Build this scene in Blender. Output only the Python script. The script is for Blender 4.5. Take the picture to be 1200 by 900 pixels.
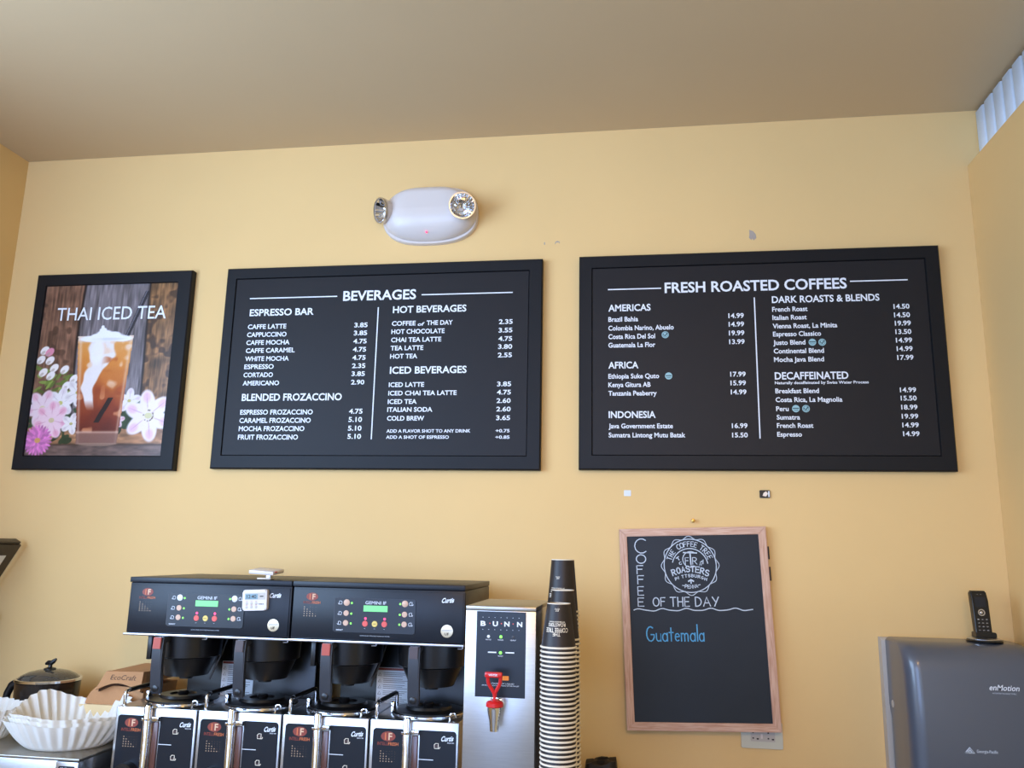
import bpy, bmesh, math, random
import numpy as np
from mathutils import Vector, Matrix
PI = math.pi
random.seed(7)
for _o in list(bpy.data.objects):
    bpy.data.objects.remove(_o)
SC = bpy.context.scene
COL = SC.collection

# ------------------------------------------------------------------ camera
D = 2.9                                   # distance from the lens to the menu wall (wall face is the plane Y = 0)
CAMZ = 1.6
XL, XR, ZC, YB = -2.525, 1.178, 3.18, -5.8      # left wall, right partition, ceiling, wall behind the camera
PITCH, YAW, ROLL, FOC = 0.2012, -0.1488, 0.0198, 965.0
f_ = Vector((math.sin(YAW) * math.cos(PITCH), math.cos(YAW) * math.cos(PITCH), math.sin(PITCH)))
r0_ = Vector((math.cos(YAW), -math.sin(YAW), 0))
u0_ = r0_.cross(f_)
rt_ = math.cos(ROLL) * r0_ + math.sin(ROLL) * u0_
up_ = -math.sin(ROLL) * r0_ + math.cos(ROLL) * u0_
cam_data = bpy.data.cameras.new('camera')
cam = bpy.data.objects.new('camera', cam_data)
COL.objects.link(cam)
cam.matrix_world = Matrix(((rt_.x, up_.x, -f_.x, 0), (rt_.y, up_.y, -f_.y, -D), (rt_.z, up_.z, -f_.z, CAMZ), (0, 0, 0, 1)))
cam_data.sensor_fit = 'HORIZONTAL'
cam_data.sensor_width = 36
cam_data.lens = 36 * FOC / 1200
cam_data.clip_start = 0.05
SC.camera = cam

# ------------------------------------------------------------------ light
world = bpy.data.worlds.new('world')
SC.world = world
world.use_nodes = True
bg = world.node_tree.nodes['Background']
bg.inputs['Color'].default_value = (0.62, 0.78, 1.0, 1)
bg.inputs['Strength'].default_value = 3.0


def area(name, loc, target, sx, sy, power, color):
    l = bpy.data.lights.new(name, 'AREA')
    l.shape = 'RECTANGLE'
    l.size, l.size_y, l.energy, l.color = sx, sy, power, color
    o = bpy.data.objects.new(name, l)
    COL.objects.link(o)
    o.location = loc
    o.rotation_euler = (Vector(target) - Vector(loc)).to_track_quat('-Z', 'Y').to_euler()
    return o


def spot(name, loc, target, power, color, deg, blend, rad):
    l = bpy.data.lights.new(name, 'SPOT')
    l.energy, l.color, l.spot_size, l.spot_blend, l.shadow_soft_size = power, color, math.radians(deg), blend, rad
    o = bpy.data.objects.new(name, l)
    COL.objects.link(o)
    o.location = loc
    o.rotation_euler = (Vector(target) - Vector(loc)).to_track_quat('-Z', 'Y').to_euler()
    return o


area('window_daylight', (-1.15, -5.6, 1.9), (-0.9, 0, 2.5), 2.3, 1.9, 84, (0.29, 0.48, 1.0))
area('side_window_daylight', (XL + .06, -2.45, 2.05), (0.9, -0.5, 2.3), 2.2, 1.6, 100, (0.42, 0.64, 1.0))
spot('warm_fill_light', (0.4, -3.4, 2.7), (-0.5, 0, 0.85), 80, (1.0, 0.57, 0.16), 80, 1.0, .15)  # unseen warm fill added behind the camera to warm the lower wall

SC.view_settings.view_transform = 'Standard'
SC.view_settings.look = 'None'
SC.view_settings.gamma = 1
SC.view_settings.use_curve_mapping = False
SC.view_settings.exposure = 0.0

# ------------------------------------------------------------------ materials
MATS = {}


def lin(c):
    return tuple((v / 255 / 12.92) if v / 255 <= .04045 else ((v / 255 + .055) / 1.055) ** 2.4 for v in c) + (1,)


def mat(name, rgb, rough=.5, metal=0., spec=.5, coat=0., emit=None, noise=0., nscale=8., bump=0., bscale=200., stretch=None, trans=0., sss=0., wood=False, rgb2=None):
    """procedural Principled material; rgb in 0..255 sRGB of the thing's own colour"""
    if name in MATS:
        return MATS[name]
    m = bpy.data.materials.new(name)
    m.use_nodes = True
    nt = m.node_tree
    b = nt.nodes['Principled BSDF']
    b.inputs['Base Color'].default_value = lin(rgb)
    b.inputs['Roughness'].default_value = rough
    b.inputs['Metallic'].default_value = metal
    b.inputs['Specular IOR Level'].default_value = spec
    b.inputs['Coat Weight'].default_value = coat
    b.inputs['Coat Roughness'].default_value = .08
    b.inputs['Transmission Weight'].default_value = trans
    if emit:
        b.inputs['Emission Color'].default_value = lin(rgb)
        b.inputs['Emission Strength'].default_value = emit
    if noise or bump or rgb2:
        tc = nt.nodes.new('ShaderNodeTexCoord')
        mp = nt.nodes.new('ShaderNodeMapping')
        nt.links.new(tc.outputs['Object'], mp.inputs['Vector'])
        if stretch:
            mp.inputs['Scale'].default_value = stretch
    if noise or rgb2:
        n = nt.nodes.new('ShaderNodeTexNoise')
        n.inputs['Scale'].default_value = nscale
        n.inputs['Detail'].default_value = 6
        if wood:
            n.inputs['Distortion'].default_value = .6
        nt.links.new(mp.outputs[0], n.inputs['Vector'])
        r = nt.nodes.new('ShaderNodeValToRGB')
        c1 = lin(rgb)
        c2 = lin(rgb2) if rgb2 else tuple(v * (1 - noise) for v in c1[:3]) + (1,)
        r.color_ramp.elements[0].position = .35
        r.color_ramp.elements[1].position = .65
        r.color_ramp.elements[0].color = c2
        r.color_ramp.elements[1].color = c1
        nt.links.new(n.outputs['Fac'], r.inputs['Fac'])
        nt.links.new(r.outputs['Color'], b.inputs['Base Color'])
    if bump:
        n2 = nt.nodes.new('ShaderNodeTexNoise')
        n2.inputs['Scale'].default_value = bscale
        n2.inputs['Detail'].default_value = 3
        nt.links.new(mp.outputs[0], n2.inputs['Vector'])
        bp = nt.nodes.new('ShaderNodeBump')
        bp.inputs['Strength'].default_value = bump
        bp.inputs['Distance'].default_value = .002
        nt.links.new(n2.outputs['Fac'], bp.inputs['Height'])
        nt.links.new(bp.outputs[0], b.inputs['Normal'])
    MATS[name] = m
    return m


M_WALL = mat('yellow_wall_paint', (236, 198, 136), .7, spec=.3, noise=.05, nscale=1.2, bump=.12, bscale=260)
M_CEIL = mat('tan_ceiling_paint', (208, 182, 144), .85, spec=.2, noise=.04, nscale=1.0, bump=.1, bscale=200)
M_FLOOR = mat('brown_floor_tile', (165, 158, 150), .5, noise=.25, nscale=5)
M_BACKW = mat('room_wall_paint', (225, 222, 216), .8)
M_METALSHEET = mat('pale_blue_painted_metal', (222, 234, 248), .42, spec=.5, noise=.04, nscale=30)
M_DARKGAP = mat('dark_void', (30, 26, 22), .9)
M_FRAME = mat('black_frame_lacquer', (20, 21, 25), .5, spec=.25, noise=.1, nscale=40)
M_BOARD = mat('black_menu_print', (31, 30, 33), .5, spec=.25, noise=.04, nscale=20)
M_INK = mat('white_print', (232, 236, 244), .5)
M_WOODF = mat('pink_beige_pine', (222, 184, 160), .5, rgb2=(196, 146, 120), nscale=14, stretch=(1, 1, 12), wood=True, bump=.1, bscale=60)
M_WOODH = mat('pink_beige_pine_rail', (224, 186, 162), .5, rgb2=(198, 148, 122), nscale=14, stretch=(1, 1, 12), wood=True, bump=.1, bscale=60)
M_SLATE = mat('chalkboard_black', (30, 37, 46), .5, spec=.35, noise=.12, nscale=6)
M_CHALK = mat('white_chalk', (205, 214, 226), .8)
M_CHALKB = mat('blue_chalk', (96, 176, 226), .8)
M_WPLAST = mat('white_plastic', (218, 208, 202), .32, spec=.5)
M_CHROME = mat('chrome', (225, 225, 228), .08, metal=1)
M_STEEL = mat('brushed_steel', (196, 196, 198), .3, metal=1, noise=.08, nscale=30, bump=.05, bscale=80, stretch=(1, 1, 20))
M_STEELT = mat('worn_steel_top', (176, 170, 160), .34, metal=1, noise=.12, nscale=20, bump=.05, bscale=90)
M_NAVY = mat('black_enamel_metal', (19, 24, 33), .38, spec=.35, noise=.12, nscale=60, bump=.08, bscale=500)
M_PANEL = mat('control_panel_black', (30, 33, 40), .3, spec=.4)
M_NPAN = mat('dispenser_panel_black', (20, 25, 34), .32, spec=.4, noise=.05, nscale=30)
M_BLACK = mat('black_plastic', (18, 17, 18), .32, spec=.5)
M_DARK = mat('matte_black', (12, 12, 13), .55)
M_SILVER = mat('satin_silver', (205, 205, 210), .28, metal=1)
M_TAN = mat('tan_button', (212, 174, 150), .45)
M_WBTN = mat('white_button', (226, 230, 232), .4)
M_RBTN = mat('red_button', (226, 92, 84), .45)
M_YBTN = mat('yellow_button', (232, 204, 110), .45)
M_GLED = mat('green_led', (120, 235, 80), .4, emit=1.6)
M_RLED = mat('red_led', (255, 60, 110), .4, emit=2.0)
M_LCD = mat('green_lcd', (110, 205, 120), .4, emit=.55)
M_LCDB = mat('grey_lcd', (120, 150, 160), .3)
M_GOLD = mat('pale_gold_sticker', (206, 190, 160), .3, metal=.6)
M_ORANGE = mat('orange_print', (206, 110, 62), .5)
M_ORED = mat('brick_red_print', (138, 58, 44), .5)
M_SAND = mat('sand_print', (222, 186, 150), .5)
M_REDH = mat('red_brown_plastic', (176, 70, 48), .42)
M_BRNH = mat('dark_brown_plastic', (74, 56, 54), .42)
M_HGREY = mat('slate_plastic', (52, 54, 60), .38)
M_GAUGE = mat('brown_gauge_glass', (96, 60, 52), .2, spec=.6)
M_RED = mat('red_plastic', (206, 26, 30), .28, spec=.6)
M_ORG = mat('orange_plastic', (232, 130, 30), .4)
M_CUP = mat('black_paper_cup', (38, 31, 30), .45, spec=.4)
M_LIP = mat('cream_paper_rim', (236, 222, 200), .5)
M_PAPER = mat('filter_paper', (246, 241, 232), .9, spec=.1, bump=.25, bscale=160)
M_KRAFT = mat('kraft_cardboard', (190, 138, 92), .8, noise=.06, nscale=50)
M_CREAMB = mat('cream_cardboard', (228, 200, 150), .8, noise=.05, nscale=20)
M_INKB = mat('brown_black_ink', (52, 36, 26), .6)
M_POT = mat('black_enamel_pot', (26, 20, 20), .16, spec=.6)
M_GLASS = mat('lid_glass', (214, 206, 190), .03, trans=.9)
M_SMOKE = mat('smoked_plastic', (80, 86, 98), .36, spec=.7, coat=.4)
M_SMOKES = mat('smoked_plastic_side', (70, 64, 58), .3, spec=.5)
M_GREYP = mat('light_grey_plastic', (190, 182, 172), .5)
M_IVORY = mat('ivory_plate', (206, 204, 186), .35)
M_WCARD = mat('white_card', (224, 228, 232), .5)
M_BRNF = mat('dark_brown_wood', (44, 34, 30), .4, noise=.2, nscale=20)
M_MARK = mat('bare_plaster', (176, 160, 148), .9)
M_TEAL = mat('pale_teal_badge', (150, 190, 198), .5)
M_TEALD = mat('teal_badge_mark', (50, 84, 92), .5)
M_CTR = mat('grey_laminate_counter', (120, 112, 104), .4, noise=.3, nscale=60)
M_CAB = mat('brown_cabinet', (96, 66, 44), .5, noise=.2, nscale=8)
M_BRASS = mat('brass', (190, 150, 80), .3, metal=1)
# translucent paper
_nt = M_PAPER.node_tree
_p = _nt.nodes['Principled BSDF']
_tr = _nt.nodes.new('ShaderNodeBsdfTranslucent')
_tr.inputs['Color'].default_value = lin((246, 238, 222))
_mx = _nt.nodes.new('ShaderNodeMixShader')
_mx.inputs[0].default_value = .2
_nt.links.new(_p.outputs[0], _mx.inputs[1])
_nt.links.new(_tr.outputs[0], _mx.inputs[2])
_nt.links.new(_mx.outputs[0], _nt.nodes['Material Output'].inputs[0])

# ------------------------------------------------------------------ mesh helpers


def link(name, me, m=None, parent=None, loc=None, rot=None, smooth=None):
    o = bpy.data.objects.new(name, me)
    COL.objects.link(o)
    if m is not None and me is not None:
        for x in (m if isinstance(m, (list, tuple)) else [m]):
            me.materials.append(x)
    if parent is not None:
        o.parent = parent
    if loc:
        o.location = loc
    if rot:
        o.rotation_euler = rot
    if smooth is not None and me is not None:
        me.shade_smooth()
        me.set_sharp_from_angle(angle=math.radians(smooth))
    return o


def done(name, bm, m, parent=None, smooth=35, loc=None, rot=None, fix=True):
    me = bpy.data.meshes.new(name)
    if fix:
        bmesh.ops.recalc_face_normals(bm, faces=bm.faces)
    bm.to_mesh(me)
    bm.free()
    return link(name, me, m, parent, loc, rot, smooth)


def thing(name, label, cat, loc=(0, 0, 0), rot=None, group=None):
    o = bpy.data.objects.new(name, None)
    COL.objects.link(o)
    o.location = loc
    if rot:
        o.rotation_euler = rot
    o.empty_display_size = .05
    return tag(o, label, cat, group)


def tag(o, label, cat, group=None):
    o['label'] = label
    o['category'] = cat
    if group:
        o['group'] = group
    return o


def struct(o):
    o['kind'] = 'structure'
    return o


def nb():
    return bmesh.new()


def bx(bm, x0, x1, y0, y1, z0, z1, bev=0., seg=2):
    vs = [bm.verts.new(p) for p in ((x0, y0, z0), (x1, y0, z0), (x1, y1, z0), (x0, y1, z0), (x0, y0, z1), (x1, y0, z1), (x1, y1, z1), (x0, y1, z1))]
    fs = [bm.faces.new([vs[i] for i in q]) for q in ((3, 2, 1, 0), (4, 5, 6, 7), (0, 1, 5, 4), (1, 2, 6, 5), (2, 3, 7, 6), (3, 0, 4, 7))]
    if bev:
        es = list({e for f in fs for e in f.edges})
        bmesh.ops.bevel(bm, geom=es, offset=bev, segments=seg, affect='EDGES', profile=.5)
    return bm


def box(name, x0, x1, y0, y1, z0, z1, m, parent=None, bev=0., seg=2, smooth=35):
    return done(name, bx(nb(), x0, x1, y0, y1, z0, z1, bev, seg), m, parent, smooth)


def prism_y(bm, pts, y0, y1, bev=0.):
    """outline in (x,z), extruded from y0 (front) to y1"""
    a = [bm.verts.new((x, y0, z)) for x, z in pts]
    b = [bm.verts.new((x, y1, z)) for x, z in pts]
    f1 = bm.faces.new(a)
    bm.faces.new(b[::-1])
    n = len(pts)
    for i in range(n):
        bm.faces.new((a[i], b[i], b[(i + 1) % n], a[(i + 1) % n]))
    if bev:
        bmesh.ops.bevel(bm, geom=list(f1.edges), offset=bev, segments=2, affect='EDGES')
    return bm


def prism_x(bm, pts, x0, x1, bev=0.):
    """outline in (y,z), extruded along x"""
    a = [bm.verts.new((x0, y, z)) for y, z in pts]
    b = [bm.verts.new((x1, y, z)) for y, z in pts]
    f1 = bm.faces.new(a)
    f2 = bm.faces.new(b[::-1])
    n = len(pts)
    for i in range(n):
        bm.faces.new((a[i], b[i], b[(i + 1) % n], a[(i + 1) % n]))
    if bev:
        bmesh.ops.bevel(bm, geom=list(f1.edges) + list(f2.edges), offset=bev, segments=3, affect='EDGES')
    return bm


def rrect(x0, x1, z0, z1, r, n=5, corners=(1, 1, 1, 1)):
    """rounded rectangle outline: corners bl, br, tr, tl"""
    pts = []
    for k, (cx, cz, a0) in enumerate(((x0, z0, PI), (x1, z0, 1.5 * PI), (x1, z1, 0), (x0, z1, .5 * PI))):
        if not corners[k]:
            pts.append((cx, cz))
            continue
        ox = cx + (r if cx == x0 else -r)
        oz = cz + (r if cz == z0 else -r)
        for i in range(n + 1):
            a = a0 + .5 * PI * i / n
            pts.append((ox + r * math.cos(a), oz + r * math.sin(a)))
    return pts


def lathe(bm, prof, cx=0, cy=0, seg=32, cap0=True, cap1=True, axis='z', cz=0):
    """prof: list of (r, h)"""
    rings = []
    for r, h in prof:
        ring = []
        for i in range(seg):
            a = 2 * PI * i / seg
            if axis == 'z':
                p = (cx + r * math.cos(a), cy + r * math.sin(a), cz + h)
            elif axis == 'y':
                p = (cx + r * math.cos(a), cy + h, cz + r * math.sin(a))
            else:
                p = (cx + h, cy + r * math.cos(a), cz + r * math.sin(a))
            ring.append(bm.verts.new(p))
        rings.append(ring)
    for j in range(len(rings) - 1):
        for i in range(seg):
            k = (i + 1) % seg
            bm.faces.new((rings[j][i], rings[j][k], rings[j + 1][k], rings[j + 1][i]))
    if cap0:
        bm.faces.new(rings[0][::-1])
    if cap1:
        bm.faces.new(rings[-1])
    return bm


def disc(name, x, y, z, r, m, parent, t=.0015, seg=20):
    return done(name, lathe(nb(), [(r, t), (r, 0), (r * .86, -t * .6)], x, y, seg, axis='y', cz=z), m, parent)


def tube(bm, pts, r, seg=10, cap=True):
    pts = [Vector(p) for p in pts]
    rr = r if isinstance(r, (list, tuple)) else [r] * len(pts)
    rings = []
    nrm = None
    for i, p in enumerate(pts):
        t = (pts[min(i + 1, len(pts) - 1)] - pts[max(i - 1, 0)]).normalized()
        if nrm is None:
            nrm = t.orthogonal().normalized()
        nrm = (nrm - t * nrm.dot(t)).normalized()
        bn = t.cross(nrm)
        rings.append([bm.verts.new(p + rr[i] * (math.cos(2 * PI * k / seg) * nrm + math.sin(2 * PI * k / seg) * bn)) for k in range(seg)])
    for j in range(len(rings) - 1):
        for k in range(seg):
            k2 = (k + 1) % seg
            bm.faces.new((rings[j][k], rings[j][k2], rings[j + 1][k2], rings[j + 1][k]))
    if cap:
        bm.faces.new(rings[0][::-1])
        bm.faces.new(rings[-1])
    return bm


def bend(pts, r=.01, n=5):
    """round the corners of a polyline"""
    pts = [Vector(p) for p in pts]
    out = [pts[0]]
    for i in range(1, len(pts) - 1):
        a, b, c = pts[i - 1], pts[i], pts[i + 1]
        p = b + (a - b).normalized() * r
        q = b + (c - b).normalized() * r
        for k in range(n + 1):
            t = k / n
            out.append(p * (1 - t) ** 2 + b * 2 * t * (1 - t) + q * t * t)
    out.append(pts[-1])
    return out


def ribbon(bm, pts, w, y):
    """flat stroke in the XZ plane facing -Y"""
    pts = [Vector((p[0], p[1])) for p in pts]
    n = len(pts)
    L, R = [], []
    for i in range(n):
        t = pts[min(i + 1, n - 1)] - pts[max(i - 1, 0)]
        if t.length < 1e-9:
            t = Vector((1, 0))
        t.normalize()
        q = Vector((-t.y, t.x)) * w / 2
        p = pts[i] + (t * w * .35 if i == n - 1 else (-t * w * .35 if i == 0 else Vector((0, 0))))
        L.append(bm.verts.new((p.x + q.x, y, p.y + q.y)))
        R.append(bm.verts.new((p.x - q.x, y, p.y - q.y)))
    for i in range(n - 1):
        bm.faces.new((R[i], R[i + 1], L[i + 1], L[i]))


# ------------------------------------------------------------------ lettering


def text_data(s, bold=0.):
    cu = bpy.data.curves.new('t', 'FONT')
    cu.body = s
    cu.size = 1
    cu.resolution_u = 3
    cu.offset = bold
    o = bpy.data.objects.new('t', cu)
    me = bpy.data.meshes.new_from_object(o)
    v = [tuple(x.co)[:2] for x in me.vertices]
    f = [tuple(p.vertices) for p in me.polygons]
    bpy.data.objects.remove(o)
    bpy.data.curves.remove(cu)
    bpy.data.meshes.remove(me)
    return v, f


_v, _f = text_data('H')
CAPH = max(p[1] for p in _v) - min(p[1] for p in _v)


def letters(name, s, x, z, w, h, y, m, parent, bold=.012, shear=0., ang=0., center=False, warp=None, track=1.):
    """one mesh of flat lettering in the XZ plane, left end of the baseline at (x, z), cap height h, width w"""
    v, f = text_data(s, bold)
    if not v:
        return None
    xs = [p[0] for p in v]
    x0, x1 = min(xs), max(xs)
    sz = h / CAPH
    sx = (w / (x1 - x0)) if w else sz
    ca, sa = math.cos(ang), math.sin(ang)
    V = []
    for px, py in v:
        a = (px - x0) * sx
        if center:
            a -= (x1 - x0) * sx / 2
        b = py * sz
        a += shear * b
        p = (x + a * ca - b * sa, y, z + a * sa + b * ca)
        V.append(warp(p) if warp else p)
    me = bpy.data.meshes.new(name)
    me.from_pydata(V, [], f)
    return link(name, me, m, parent)


# stroke alphabet for the hand-chalked words, unit box
def arc(cx, cy, rx, ry, a0, a1, n=10):
    return [(cx + rx * math.cos(math.radians(a0 + (a1 - a0) * i / n)), cy + ry * math.sin(math.radians(a0 + (a1 - a0) * i / n))) for i in range(n + 1)]


GL = {
    'A': [[(0, 0), (.45, 1), (.9, 0)], [(.18, .36), (.72, .36)]],
    'B': [[(0, 0), (0, 1)], [(0, 1)] + arc(.3, .76, .35, .24, 90, -90) + [(0, .52)], [(0, .52)] + arc(.35, .26, .4, .26, 90, -90) + [(0, 0)]],
    'C': [arc(.5, .5, .48, .5, 50, 310)],
    'D': [[(0, 0), (0, 1)], [(0, 1)] + arc(.15, .5, .6, .5, 90, -90) + [(0, 0)]],
    'E': [[(.65, 1), (0, 1), (0, 0), (.65, 0)], [(0, .52), (.55, .52)]],
    'F': [[(.65, 1), (0, 1), (0, 0)], [(0, .55), (.55, .55)]],
    'G': [arc(.5, .5, .45, .5, 55, 330) + [(.9, .45), (.55, .45)]],
    'H': [[(0, 0), (0, 1)], [(.7, 0), (.7, 1)], [(0, .5), (.7, .5)]],
    'I': [[(0, 0), (0, 1)]],
    'M': [[(0, 0), (.1, 1), (.45, .35), (.8, 1), (.9, 0)]],
    'N': [[(0, 0), (0, 1), (.7, 0), (.7, 1)]],
    'O': [arc(.5, .5, .46, .5, 90, 450, 16)],
    'P': [[(0, 0), (0, 1)], [(0, 1)] + arc(.3, .73, .35, .27, 90, -90) + [(0, .46)]],
    'R': [[(0, 0), (0, 1)], [(0, 1)] + arc(.3, .75, .35, .25, 90, -90) + [(0, .5)], [(.25, .5), (.7, 0)]],
    'S': [arc(.35, .75, .33, .25, 30, 270, 8) + arc(.35, .25, .35, .25, 90, -150, 8)],
    'T': [[(0, 1), (.8, 1)], [(.4, 1), (.4, 0)]],
    'U': [[(0, 1), (0, .35)] + arc(.35, .35, .35, .35, 180, 360) + [(.7, 1)]],
    'Y': [[(0, 1), (.38, .5)], [(.8, 1), (.25, 0)]],
    'u': [[(0, .55), (0, .2)] + arc(.22, .2, .22, .2, 180, 360, 6) + [(.44, .55), (.44, 0)]],
    'a': [arc(.24, .27, .24, .28, 40, 330, 10), [(.48, .58), (.48, 0)]],
    't': [[(.2, .95), (.2, 0)], [(0, .62), (.42, .62)]],
    'e': [[(.03, .3), (.45, .33)] + arc(.24, .28, .22, .27, 10, 310, 8)],
    'm': [[(0, 0), (0, .56)], [(0, .4)] + arc(.17, .4, .16, .16, 180, 0, 5) + [(.33, 0)], [(.33, .4)] + arc(.5, .4, .16, .16, 180, 0, 5) + [(.66, 0)]],
    'l': [[(0, 1), (0, 0)]],
    '-': [[(0, .5), (.3, .5)]],
    ' ': [],
}


def gw(c):
    return {' ': .5, 'I': .05, 'l': .05, 'u': .46, 'a': .5, 't': .42, 'e': .48, 'm': .68, '-': .3}.get(c) or max(p[0] for s in GL[c] for p in s)


def chalk(bm, s, x, z, h, w, y, sw, gap=.28, ang=0.):
    tot = sum(gw(c) for c in s) + gap * (len(s) - 1)
    sx = w / tot
    cur = 0
    for c in s:
        for st in GL[c]:
            P = []
            for px, pz in st:
                a, b = (cur + px) * sx, pz * h
                P.append((x + a * math.cos(ang) - b * math.sin(ang), z + a * math.sin(ang) + b * math.cos(ang)))
            ribbon(bm, P, sw, y)
        cur += gw(c) + gap


def chalk_arc(bm, s, cx, cz, r, a0, a1, h, cw, y, sw, down=False):
    """letters along an arc, a0..a1 degrees clockwise from the left end"""
    n = len(s)
    for i, c in enumerate(s):
        a = math.radians(a0 + (a1 - a0) * i / max(1, n - 1))
        t = a - PI / 2 if not down else a + PI / 2
        ox, oz = cx + r * math.cos(a), cz + r * math.sin(a)
        for st in GL[c]:
            P = []
            for px, pz in st:
                u, v = (px - gw(c) / 2) * cw, (pz - .5) * h
                P.append((ox + u * math.cos(t) - v * math.sin(t), oz + u * math.sin(t) + v * math.cos(t)))
            ribbon(bm, P, sw, y)


def copy_tree(o, parent=None, off=None):
    c = o.copy()
    COL.objects.link(c)
    c.parent = parent
    if off is not None:
        c.location = Vector(c.location) + Vector(off)
    for ch in list(o.children):
        copy_tree(ch, c)
    return c


# ------------------------------------------------------------------ the room
CT = .82                                      # counter top height
struct(box('floor', XL - .1, 1.40, YB, .1, -.1, 0, M_FLOOR))
struct(box('ceiling', XL - .1, 1.40, YB, .1, ZC, ZC + .1, M_CEIL))
struct(box('wall_back', XL - .1, 1.40, 0, .1, 0, ZC, M_WALL))
bm = nb()
bx(bm, XL - .1, XL, -1.3, 0, 0, ZC)
bx(bm, XL - .1, XL, -3.6, -1.3, 0, 1.2)
bx(bm, XL - .1, XL, -3.6, -1.3, 2.9, ZC)
bx(bm, XL - .1, XL, YB, -3.6, 0, ZC)
struct(done('wall_left', bm, M_WALL))
struct(box('wall_right', XR, XR + .03, YB, 0, 0, 2.970, M_WALL, bev=.003))
struct(box('trim_1', XR + .07, 1.40, YB, 0, 0, ZC, M_DARKGAP))
# wall behind the camera with three tall windows
bm = nb()
zs0, zs1 = .55, 2.85
wins = [(-2.3, -1.2), (-1.1, 0.0), (.35, 1.05)]
cur = XL
for a, b in wins:
    bx(bm, cur, a, YB - .1, YB, 0, ZC)
    bx(bm, a, b, YB - .1, YB, 0, zs0)
    bx(bm, a, b, YB - .1, YB, zs1, ZC)
    cur = b
bx(bm, cur, 1.40, YB - .1, YB, 0, ZC)
struct(done('wall_front', bm, M_BACKW))
for k, (a, b) in enumerate(wins):
    bm = nb()
    for (p, q, r, s) in ((a, a + .04, zs0, zs1), (b - .04, b, zs0, zs1), (a + .04, b - .04, zs0, zs0 + .04), (a + .04, b - .04, zs1 - .04, zs1), (a + .04, b - .04, 2.2, 2.23)):
        bx(bm, p, q, YB - .07, YB - .02, r, s)
    struct(done('window_%d' % (k + 1), bm, M_WPLAST))

bm = nb()
for (p, q, r, t_) in ((-3.6, -3.56, 1.2, 2.9), (-1.34, -1.3, 1.2, 2.9), (-2.47, -2.43, 1.2, 2.9), (-3.56, -1.34, 1.2, 1.24), (-3.56, -1.34, 2.86, 2.9)):
    bx(bm, XL - .08, XL - .03, p, q, r, t_)
struct(done('window_4', bm, M_WPLAST))

# ribbed metal sheet above the partition
bm = nb()
prof = []
P = .0725
k = -1
yy = .0
pts = []
while yy > -2.6:
    for dy, dx in ((0, .0), (-.004, -.013), (-.009, -.016), (-.060, -.016), (-.065, -.013), (-.069, .0)):
        pts.append((XR + .057 + dx, yy + dy))
    yy -= P
pts = [p for p in pts]
top, bot = [], []
for j, (x, y) in enumerate(pts):
    top.append(bm.verts.new((x, y, 3.168)))
    bot.append(bm.verts.new((x, y, 2.80)))
for j in range(len(pts) - 1):
    bm.faces.new((bot[j], bot[j + 1], top[j + 1], top[j]))
sheet = done('corrugated_panel', bm, M_METALSHEET, smooth=36)
sheet.modifiers.new('thickness', 'SOLIDIFY').thickness = .001
tag(sheet, 'pale blue corrugated metal sheet above the right-hand wall, below the ceiling', 'panel')


# ------------------------------------------------------------------ framed boards
def frame_mesh(bm, x0, x1, z0, z1, bl, br, bt, bb, yf, yb_, lip=.004):
    """picture frame ring with an eased front edge, front face at yf, back at yb_"""
    o = [(x0, z0), (x1, z0), (x1, z1), (x0, z1)]
    i = [(x0 + bl, z0 + bb), (x1 - br, z0 + bb), (x1 - br, z1 - bt), (x0 + bl, z1 - bt)]
    e = lip

    def ring(src, dx, y):
        sg = ((1, 1), (-1, 1), (-1, -1), (1, -1))
        return [bm.verts.new((p[0] + s[0] * dx, y, p[1] + s[1] * dx)) for p, s in zip(src, sg)]
    R = [ring(o, 0, yb_), ring(o, 0, yf + e), ring(o, e, yf), ring(i, -e * .5, yf), ring(i, 0, yf + e), ring(i, 0, yb_)]
    for a, b in zip(R, R[1:] + R[:1]):
        for k in range(4):
            bm.faces.new((a[k], a[(k + 1) % 4], b[(k + 1) % 4], b[k]))
    return bm


def board_panel(name, x0, x1, z0, z1, yf, yb_, m, parent):
    return box(name, x0, x1, yf, yb_, z0, z1, m, parent)


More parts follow.
